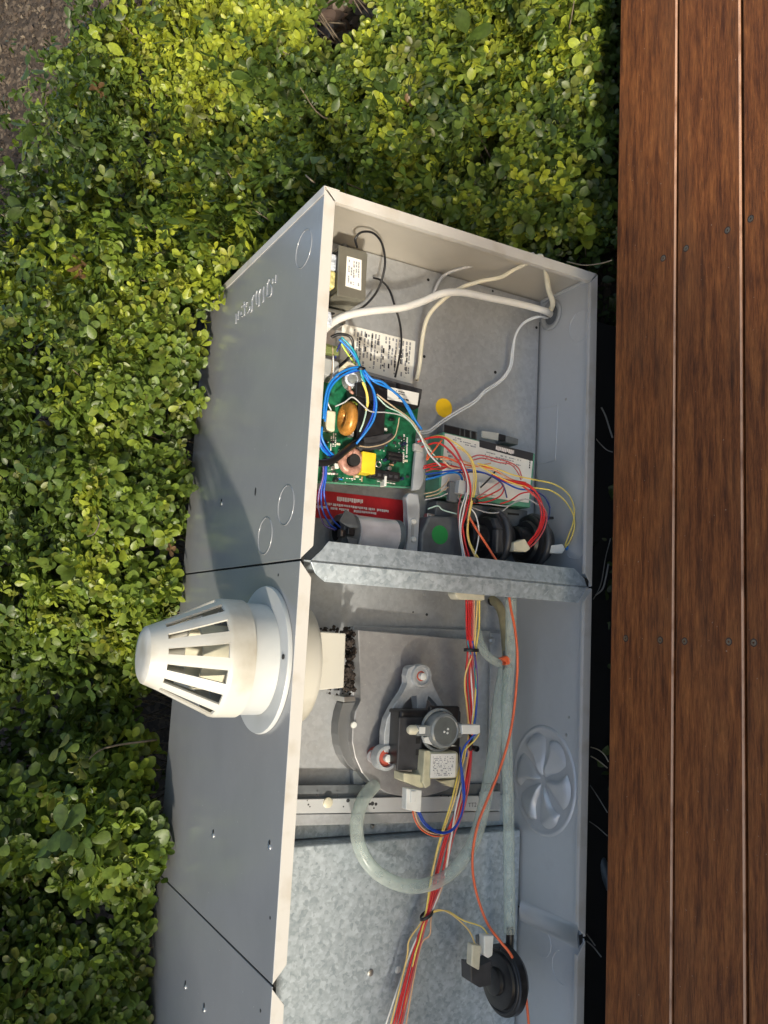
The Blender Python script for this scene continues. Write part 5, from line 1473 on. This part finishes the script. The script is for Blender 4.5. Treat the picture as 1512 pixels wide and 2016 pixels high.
for lab_, mt, pts, r in stalks:
    o = tube('dry_stalk', [at(x, y, z=z) for x, y, z in pts], r, M[mt], n=6)
    tag(o, lab_, 'stalk', 'dry stalks in the gap beside the deck')
o = tube('conduit', [at(1160, 1640, z=-.05), at(1172, 1665, z=-.055), at(1190, 1712, z=-.06), at(1204, 1750, z=-.065)], 0.0075, M['conduit'], n=12)
tag(o, 'blue grey conduit slanting under the deck edge', 'pipe')

# ------------------------------------------------------------------ hedge
def leaf_template():
    st = [(0.0, 0.05), (0.22, 0.52), (0.48, 0.92), (0.72, 1.0), (0.90, 0.70), (1.0, 0.22)]
    V = []
    for t, wd in st:
        bend = -0.16 * t * t
        for s in (-1, 0, 1):
            V.append((s * wd * 0.31, t, bend + (0.085 * wd if s else 0.0)))
    F = []
    for i in range(len(st) - 1):
        for j in range(2):
            a = i * 3 + j
            F.append((a, a + 1, a + 4, a + 3))
    return np.array(V), np.array(F)
LV, LF = leaf_template()

# front edge of the foliage above the cabinet, read off at the height where it overhangs
bpx = [(402, 560), (402, 640), (392, 780), (368, 870), (372, 950), (345, 1090), (350, 1170), (312, 1250), (268, 1390), (286, 1480), (310, 1600), (318, 1700), (292, 1800), (284, 1900), (280, 2016), (270, 2200)]
bxy = sorted([(at(x, y, z=0.475).x, at(x, y, z=0.475).y) for x, y in bpx])
BX, BY = np.array([p[0] for p in bxy]), np.array([p[1] for p in bxy])

def smooth01(t): 
    t = np.clip(t, 0, 1)
    return t * t * (3 - 2 * t)

def canopy(X, t):
    """surface of the foliage: X along the hedge, t from its front foot (0) to its back (1)"""
    yb = np.interp(X, BX, BY)
    k = np.linspace(0, 1, 7)
    yb = yb + 0.044
    ay = np.stack([yb + 0.03, yb - 0.004, yb + 0.022, yb + 0.11, yb + 0.24, yb + 0.42, yb + 0.62], -1)
    az = np.array([0.40, 0.480, 0.580, 0.685, 0.79, 0.88, 0.90])
    by = np.array([-0.070, 0.02, 0.16, 0.32, 0.50, 0.70, 0.95])
    bz = np.array([-0.075, 0.055, 0.16, 0.275, 0.43, 0.56, 0.62])
    idx = np.clip((t * 6).astype(int), 0, 5)
    f = t * 6 - idx
    r = np.arange(len(X))
    ya = ay[r, idx] * (1 - f) + ay[r, idx + 1] * f
    za = az[idx] * (1 - f) + az[idx + 1] * f
    yb_ = by[idx] * (1 - f) + by[idx + 1] * f
    zb_ = bz[idx] * (1 - f) + bz[idx + 1] * f
    w_ = smooth01((X - 0.44) / 0.16 - (t - 0.5) * 0.9)
    bump = 0.10 * (vnoise(X * 5.5, t * 6, 5) - 0.5) + 0.05 * (vnoise(X * 14, t * 15, 6) - 0.5)
    y = ya * (1 - w_) + yb_ * w_
    z = za * (1 - w_) + zb_ * w_
    return np.stack([X + 0.03 * (vnoise(X * 9, t * 9, 8) - .5), y - 0.65 * bump, z + 0.76 * bump], -1), w_

def make_sprigs(n, x0, x1, depth, tlo=0.0, thi=1.0):
    X = RNG.uniform(x0, x1, n)
    t = RNG.uniform(tlo, thi, n)
    P, w_ = canopy(X, t)
    e = 0.01
    Px, _ = canopy(X + e, t)
    Pt, _ = canopy(X, np.clip(t + e, 0, 1))
    Pm, _ = canopy(X, np.clip(t - e, 0, 1))
    N = np.cross(Pt - Pm, Px - P)
    N /= np.linalg.norm(N, axis=1)[:, None] + 1e-9
    N[N[:, 1] > 0.3] *= -1
    d = np.abs(RNG.normal(0, depth, n))
    P = P - N * d[:, None]
    return P, N, X, t, d, w_

def spacing(P): return P

def leaves_for(P, N, X, t, d, w_, size, pal_fn):
    n = len(P)
    A = N * 0.9 + np.array([0, -0.10, 0.45]) + RNG.normal(0, 0.42, (n, 3))
    A /= np.linalg.norm(A, axis=1)[:, None]
    ref = RNG.normal(size=(n, 3))
    U = np.cross(A, ref)
    U /= np.linalg.norm(U, axis=1)[:, None]
    Wv = np.cross(A, U)
    pos, fr, scl, tin = [], [], [], []
    base_s = size * RNG.lognormal(0, 0.24, n)
    cols = pal_fn(P, X, t, d, w_)
    for k in range(8):
        pair, side = divmod(k, 2)
        ang = pair * math.pi / 2 + side * math.pi + RNG.normal(0, 0.25, n)
        rad = U * np.cos(ang)[:, None] + Wv * np.sin(ang)[:, None]
        lift = np.array([0.25, 0.5, 0.85, 1.5])[pair] + RNG.normal(0, 0.22, n)
        D = rad + A * lift[:, None]
        D /= np.linalg.norm(D, axis=1)[:, None]
        Z = A - D * (A * D).sum(1)[:, None]
        Z += RNG.normal(0, 0.22, (n, 3))
        Z -= D * (Z * D).sum(1)[:, None]
        Z /= np.linalg.norm(Z, axis=1)[:, None] + 1e-9
        Xa = np.cross(D, Z)
        s = base_s * np.array([1.0, 1.0, 0.86, 0.62])[pair] * RNG.uniform(0.8, 1.15, n)
        o = P + A * (base_s * (pair * 0.30 - 0.5))[:, None]
        keep = RNG.random(n) < (0.85 if pair < 3 else 0.75)
        pos.append(o[keep]); scl.append(s[keep])
        fr.append(np.stack([Xa, D, Z], 1)[keep])
        young = np.array([0.0, 0.12, 0.35, 0.6])[pair]
        c = cols * (1 - young) + (cols * np.array([1.45, 1.28, 0.9])) * young
        c = c * RNG.lognormal(0, 0.14, (n, 1))
        tin.append(c[keep])
    return np.concatenate(pos), np.concatenate(fr), np.concatenate(scl), np.concatenate(tin)

DARK = np.array([0.048, 0.082, 0.018])
MIDG = np.array([0.108, 0.168, 0.030])
YELG = np.array([0.275, 0.325, 0.036])
OLIV = np.array([0.120, 0.120, 0.030])
def pal_factory(bias):
    def f(P, X, t, d, w_):
        n = len(P)
        reg = vnoise(P[:, 0] * 3.2, P[:, 2] * 4 + P[:, 1] * 3, 21)
        fine = vnoise(P[:, 0] * 11, P[:, 2] * 12 + P[:, 1] * 8, 22)
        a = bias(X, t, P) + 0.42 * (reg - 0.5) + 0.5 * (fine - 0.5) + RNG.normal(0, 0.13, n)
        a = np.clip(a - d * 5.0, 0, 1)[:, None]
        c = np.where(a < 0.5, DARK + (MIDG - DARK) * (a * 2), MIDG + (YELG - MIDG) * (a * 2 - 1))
        ol = (RNG.random(n) < 0.10)[:, None]
        c = np.where(ol, 0.5 * c + 0.5 * OLIV, c)
        br = (RNG.random(n) < 0.0025)[:, None]
        return np.where(br, np.array([0.14, 0.085, 0.045]), c)
    return f

def box_free(P, m=0.012):
    inside = (P[:, 0] < XT + m) & (P[:, 1] > -0.02) & (P[:, 1] < CD_ + m) & (P[:, 2] < CW + m)
    under_deck = (P[:, 1] < -0.080) & (P[:, 2] < ZD + 0.02)
    r2_ = np.hypot(P[:, 0] - FX, P[:, 1] - FYc)
    return ~inside & ~under_deck & (r2_ > 0.1)

hole_c = at(668, 36, y=0.66)
def openings(P, X):
    end_cut = (P[:, 1] > 0.30) & (P[:, 0] > 0.925 + (0.80 - P[:, 2]) * 1.02 + 0.10 * (vnoise(P[:, 2] * 12, P[:, 1] * 9, 31) - 0.5)) & (P[:, 2] > 0.52)
    qx, qy, _ = to_px(P)
    dh = np.hypot(P[:, 0] - hole_c.x, (P[:, 1] - hole_c.y) * 0.9)
    hole = dh < 0.105 + 0.05 * (vnoise(P[:, 0] * 20, P[:, 1] * 20, 33) - 0.5)
    pts = [(at(115, 1130, z=0.63), 0.022), (at(118, 1262, z=0.63), 0.030), (at(75, 1320, z=0.64), 0.018), (at(785, 385, z=0.30), 0.018)]
    h2 = np.zeros(len(P), bool)
    ch = np.array(at(664, 36, y=0.6) - CAM)
    ch /= np.linalg.norm(ch)
    dd = P - np.array(CAM)
    hole = np.linalg.norm(dd - ch * (dd @ ch)[:, None], axis=1) < 0.055 + 0.07 * (vnoise(P[:, 0] * 20, P[:, 1] * 20, 33) - 0.5)
    for c_, r_ in pts:
        dd = (P - np.array(c_))
        ax = np.array(c_ - CAM)
        ax /= np.linalg.norm(ax)
        perp = dd - ax * (dd @ ax)[:, None]
        h2 |= (np.linalg.norm(perp, axis=1) < r_) & (dd @ ax < 0.09)
    return ~(end_cut | hole | h2)

def build_shrub(label, loc, specs, group=None):
    root = thing('hedge_shrub', label, 'shrub', loc, group)
    pos, fr, scl, tin, org = [], [], [], [], []
    for (n, x0, x1, depth, size, bias, tlo, thi) in specs:
        P, N, X, t, d, w_ = make_sprigs(n, x0, x1, depth, tlo, thi)
        k = box_free(P) & openings(P, X)
        a, b, c, e = leaves_for(P[k], N[k], X[k], t[k], d[k], w_[k], size, pal_factory(bias))
        pos.append(a); fr.append(b); scl.append(c); tin.append(e)
        org.append(P[k][RNG.random(k.sum()) < 0.10])
    pos, fr, scl, tin = np.concatenate(pos), np.concatenate(fr), np.concatenate(scl), np.concatenate(tin)
    mid_ = pos + fr[:, 1] * (scl * 0.5)[:, None]
    ok = box_free(mid_, 0.004) & box_free(pos + fr[:, 1] * scl[:, None], 0.002)
    pos, fr, scl, tin, mid_ = pos[ok], fr[ok], scl[ok], tin[ok], mid_[ok]
    # which leaves lie nearest the viewer, and how large they show
    px, py, dep = to_px(mid_)
    vis = (px > 0) & (px < 1512) & (py > 0) & (py < 2016)
    cell = (np.floor(px / 9) * 4000 + np.floor(py / 9)).astype(int)
    order = np.lexsort((dep, cell))
    first = np.ones(len(order), bool)
    first[1:] = cell[order][1:] != cell[order][:-1]
    front = np.zeros(len(order), bool)
    front[order[first]] = True
    view = mid_ - np.array(CAM)
    view /= np.linalg.norm(view, axis=1)[:, None]
    area = np.abs((fr[:, 2] * view).sum(1)) * (scl / dep) ** 2
    score = np.where(vis & front, area, -1)
    top = np.argsort(-score)[:300]
    single = np.zeros(len(pos), bool)
    single[top] = True
    rest = ~single
    nR = rest.sum()
    Vv = pos[rest][:, None] + np.einsum('kj,njm->nkm', LV, fr[rest]) * scl[rest][:, None, None]
    Fv = LF[None] + (np.arange(nR) * len(LV))[:, None, None]
    T = np.repeat(tin[rest], len(LV), 0)
    st = fast_mesh('foliage', Vv.reshape(-1, 3), Fv.reshape(-1, 4), M['leaf'], T, root)
    st['kind'] = 'stuff'
    # single leaves share a few tinted meshes
    nt_ = 16
    lum = tin[top] @ np.array([0.4, 0.5, 0.1])
    order2 = np.argsort(lum)
    for gi, grp in enumerate(np.array_split(order2, nt_)):
        col = tin[top][grp].mean(0)
        me = bpy.data.meshes.new('leaf')
        me.from_pydata([tuple(v) for v in LV], [], [tuple(int(i) for i in f) for f in LF])
        me.update()
        me.polygons.foreach_set('use_smooth', [True] * len(me.polygons))
        a_ = me.color_attributes.new('tint', 'FLOAT_COLOR', 'POINT')
        for q in a_.data: q.color = (*col, 1)
        me.materials.append(M['leaf'])
        for i in grp:
            j = top[i]
            o = bpy.data.objects.new('leaf', me)
            COL.objects.link(o)
            o.parent = root
            f_ = fr[j] * scl[j]
            m4 = Matrix(((f_[0, 0], f_[1, 0], f_[2, 0], pos[j, 0]), (f_[0, 1], f_[1, 1], f_[2, 1], pos[j, 1]), (f_[0, 2], f_[1, 2], f_[2, 2], pos[j, 2]), (0, 0, 0, 1)))
            o.matrix_parent_inverse = Matrix.Translation(-Vector(loc))
            o.matrix_basis = m4
    # stems from the bank up into the sprays
    og = np.concatenate(org)
    og = og[RNG.random(len(og)) < min(1.0, 420 / max(1, len(og)))]
    sv_, sf_ = [], []
    for p in og:
        tip = Vector(p) - Vector((0, -0.35, 0.40)).normalized() * 0.012
        foot = tip + Vector((RNG.normal(0, .035), 0.07 + abs(RNG.normal(0, .03)), -0.12 - abs(RNG.normal(0, .05))))
        if p[0] < XT + 0.03: foot.y = max(foot.y, CD_ + 0.03)
        m_ = foot.lerp(tip, 0.5) + Vector((RNG.normal(0, .012), abs(RNG.normal(0, .02)), RNG.normal(0, .012)))
        v, f = tube_vf(crom([foot, m_, tip], 4), 0.0015, 5, rfun=lambda i, m: 1.4 - 1.0 * i / m)
        sf_ += [tuple(i + len(sv_) for i in q) for q in f]
        sv_ += v
    s_ = mesh('stems', (sv_, sf_), M['twig'], root, smooth=True)
    s_['kind'] = 'stuff'
    return root

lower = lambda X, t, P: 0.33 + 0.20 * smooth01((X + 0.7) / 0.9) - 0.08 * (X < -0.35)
upper = lambda X, t, P: 0.48 + 0.50 * smooth01((X - 0.12) / 0.5) - 0.22 * smooth01((0.50 - P[:, 2]) / 0.12)  # fresh growth and the lit look of the top, both in the tint
ends = lambda X, t, P: 0.16 + 0.92 * smooth01((X - 0.74) / 0.26) - 0.30 * smooth01((0.10 - P[:, 2]) / 0.12)  # shaded valley and lit mound are put into the leaf tint
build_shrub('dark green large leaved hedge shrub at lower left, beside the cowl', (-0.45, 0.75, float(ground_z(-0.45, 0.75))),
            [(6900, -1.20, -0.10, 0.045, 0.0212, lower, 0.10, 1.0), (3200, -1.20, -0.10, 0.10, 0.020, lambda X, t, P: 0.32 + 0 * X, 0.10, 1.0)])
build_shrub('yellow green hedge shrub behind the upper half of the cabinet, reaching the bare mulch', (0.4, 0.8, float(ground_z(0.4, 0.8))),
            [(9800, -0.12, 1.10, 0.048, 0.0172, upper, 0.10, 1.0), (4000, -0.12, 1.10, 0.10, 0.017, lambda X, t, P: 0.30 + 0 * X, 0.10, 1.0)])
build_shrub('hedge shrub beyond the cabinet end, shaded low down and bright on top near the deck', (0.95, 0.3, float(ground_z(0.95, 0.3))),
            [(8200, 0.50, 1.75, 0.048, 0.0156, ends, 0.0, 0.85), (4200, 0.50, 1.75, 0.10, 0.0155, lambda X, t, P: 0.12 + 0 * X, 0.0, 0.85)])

# dry leaf litter in the opening of the hedge
def litter(n, c, rad):
    X = c.x + RNG.normal(0, rad, n)
    Y = c.y + RNG.normal(0, rad, n)
    P = np.stack([X, Y, ground_z(X, Y) + 0.008], -1)
    Rm = rand_rot(n)
    Rm[:, :, 2] *= 1
    up = np.tile(np.array([0, -0.65, 0.76]), (n, 1)) + RNG.normal(0, .45, (n, 3))
    up /= np.linalg.norm(up, axis=1)[:, None]
    D = np.cross(up, RNG.normal(size=(n, 3)))
    D /= np.linalg.norm(D, axis=1)[:, None]
    fr = np.stack([np.cross(D, up), D, up], 1)
    s = 0.030 * RNG.lognormal(0, .25, n)
    Vv = P[:, None] + np.einsum('kj,njm->nkm', LV * np.array([1.6, 1, 1.6]), fr) * s[:, None, None]
    Fv = LF[None] + (np.arange(n) * len(LV))[:, None, None]
    pal = np.array([(0.15, 0.10, 0.075), (0.22, 0.165, 0.13), (0.10, 0.07, 0.052), (0.26, 0.21, 0.18)])
    T = pal[RNG.integers(0, 4, n)] * RNG.uniform(.7, 1.25, (n, 1))
    return fast_mesh('leaf_litter', Vv.reshape(-1, 3), Fv.reshape(-1, 4), M['litter'], np.repeat(T, len(LV), 0))
lc = at(668, 36, y=0.80)
o = litter(900, Vector((1.30, 0.80, 0)), 0.14)
tag(o, 'brown dry leaf litter showing through the opening in the hedge', 'leaf litter')
o['kind'] = 'stuff'

# small weeds in the dark gap between cabinet and deck
n_ = 2600
X_ = RNG.uniform(-1.0, 0.62, n_)
Y_ = RNG.uniform(-0.085, 0.12, n_)
keep_ = vnoise(X_ * 9, Y_ * 9, 41) > 0.36
X_, Y_ = X_[keep_], Y_[keep_]
n_ = len(X_)
P_ = np.stack([X_, Y_, -0.095 + RNG.random(n_) * 0.075 * vnoise(X_ * 6, Y_ * 6, 42)], -1)
up_ = np.tile(np.array([0, -0.45, 0.8]), (n_, 1)) + RNG.normal(0, .4, (n_, 3))
up_ /= np.linalg.norm(up_, axis=1)[:, None]
D_ = np.cross(up_, RNG.normal(size=(n_, 3)))
D_ /= np.linalg.norm(D_, axis=1)[:, None]
fr_ = np.stack([np.cross(D_, up_), D_, up_], 1)
Vw = P_[:, None] + np.einsum('kj,njm->nkm', LV, fr_) * (0.013 * RNG.lognormal(0, .3, n_))[:, None, None]
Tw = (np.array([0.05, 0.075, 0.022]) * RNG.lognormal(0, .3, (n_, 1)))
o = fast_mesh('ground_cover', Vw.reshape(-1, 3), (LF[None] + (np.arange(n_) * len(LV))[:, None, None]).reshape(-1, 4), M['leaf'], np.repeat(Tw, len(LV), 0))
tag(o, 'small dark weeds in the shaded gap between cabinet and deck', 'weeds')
o['kind'] = 'stuff'

# grey bare twigs caught in the foliage
tw_ = [
       ('curved pale twig above the cowl in the left hedge', [(190, 1013, .615), (196, 1028, .615), (186, 1050, .612), (172, 1056, .61)], .0008),
       ('thin twig hooked round a hollow in the left hedge', [(62, 1118, .64), (64, 1140, .64), (80, 1152, .638), (104, 1154, .636)], .0009),
       ('pale twig poking out near the cabinet top corner', [(602, 345, .43), (612, 354, .43), (620, 360, .42)], .0011),
       ('fine grey twig trailing to the deck beyond the cabinet', [(1116, 515, .06), (1150, 522, .055), (1185, 518, .05), (1205, 512, .045)], .0009)]
for lab_, pts, r in tw_:
    o = tube('twig', [at(x, y, z=z) for x, y, z in pts], r, M['twig'], n=6)
    tag(o, lab_, 'twig')
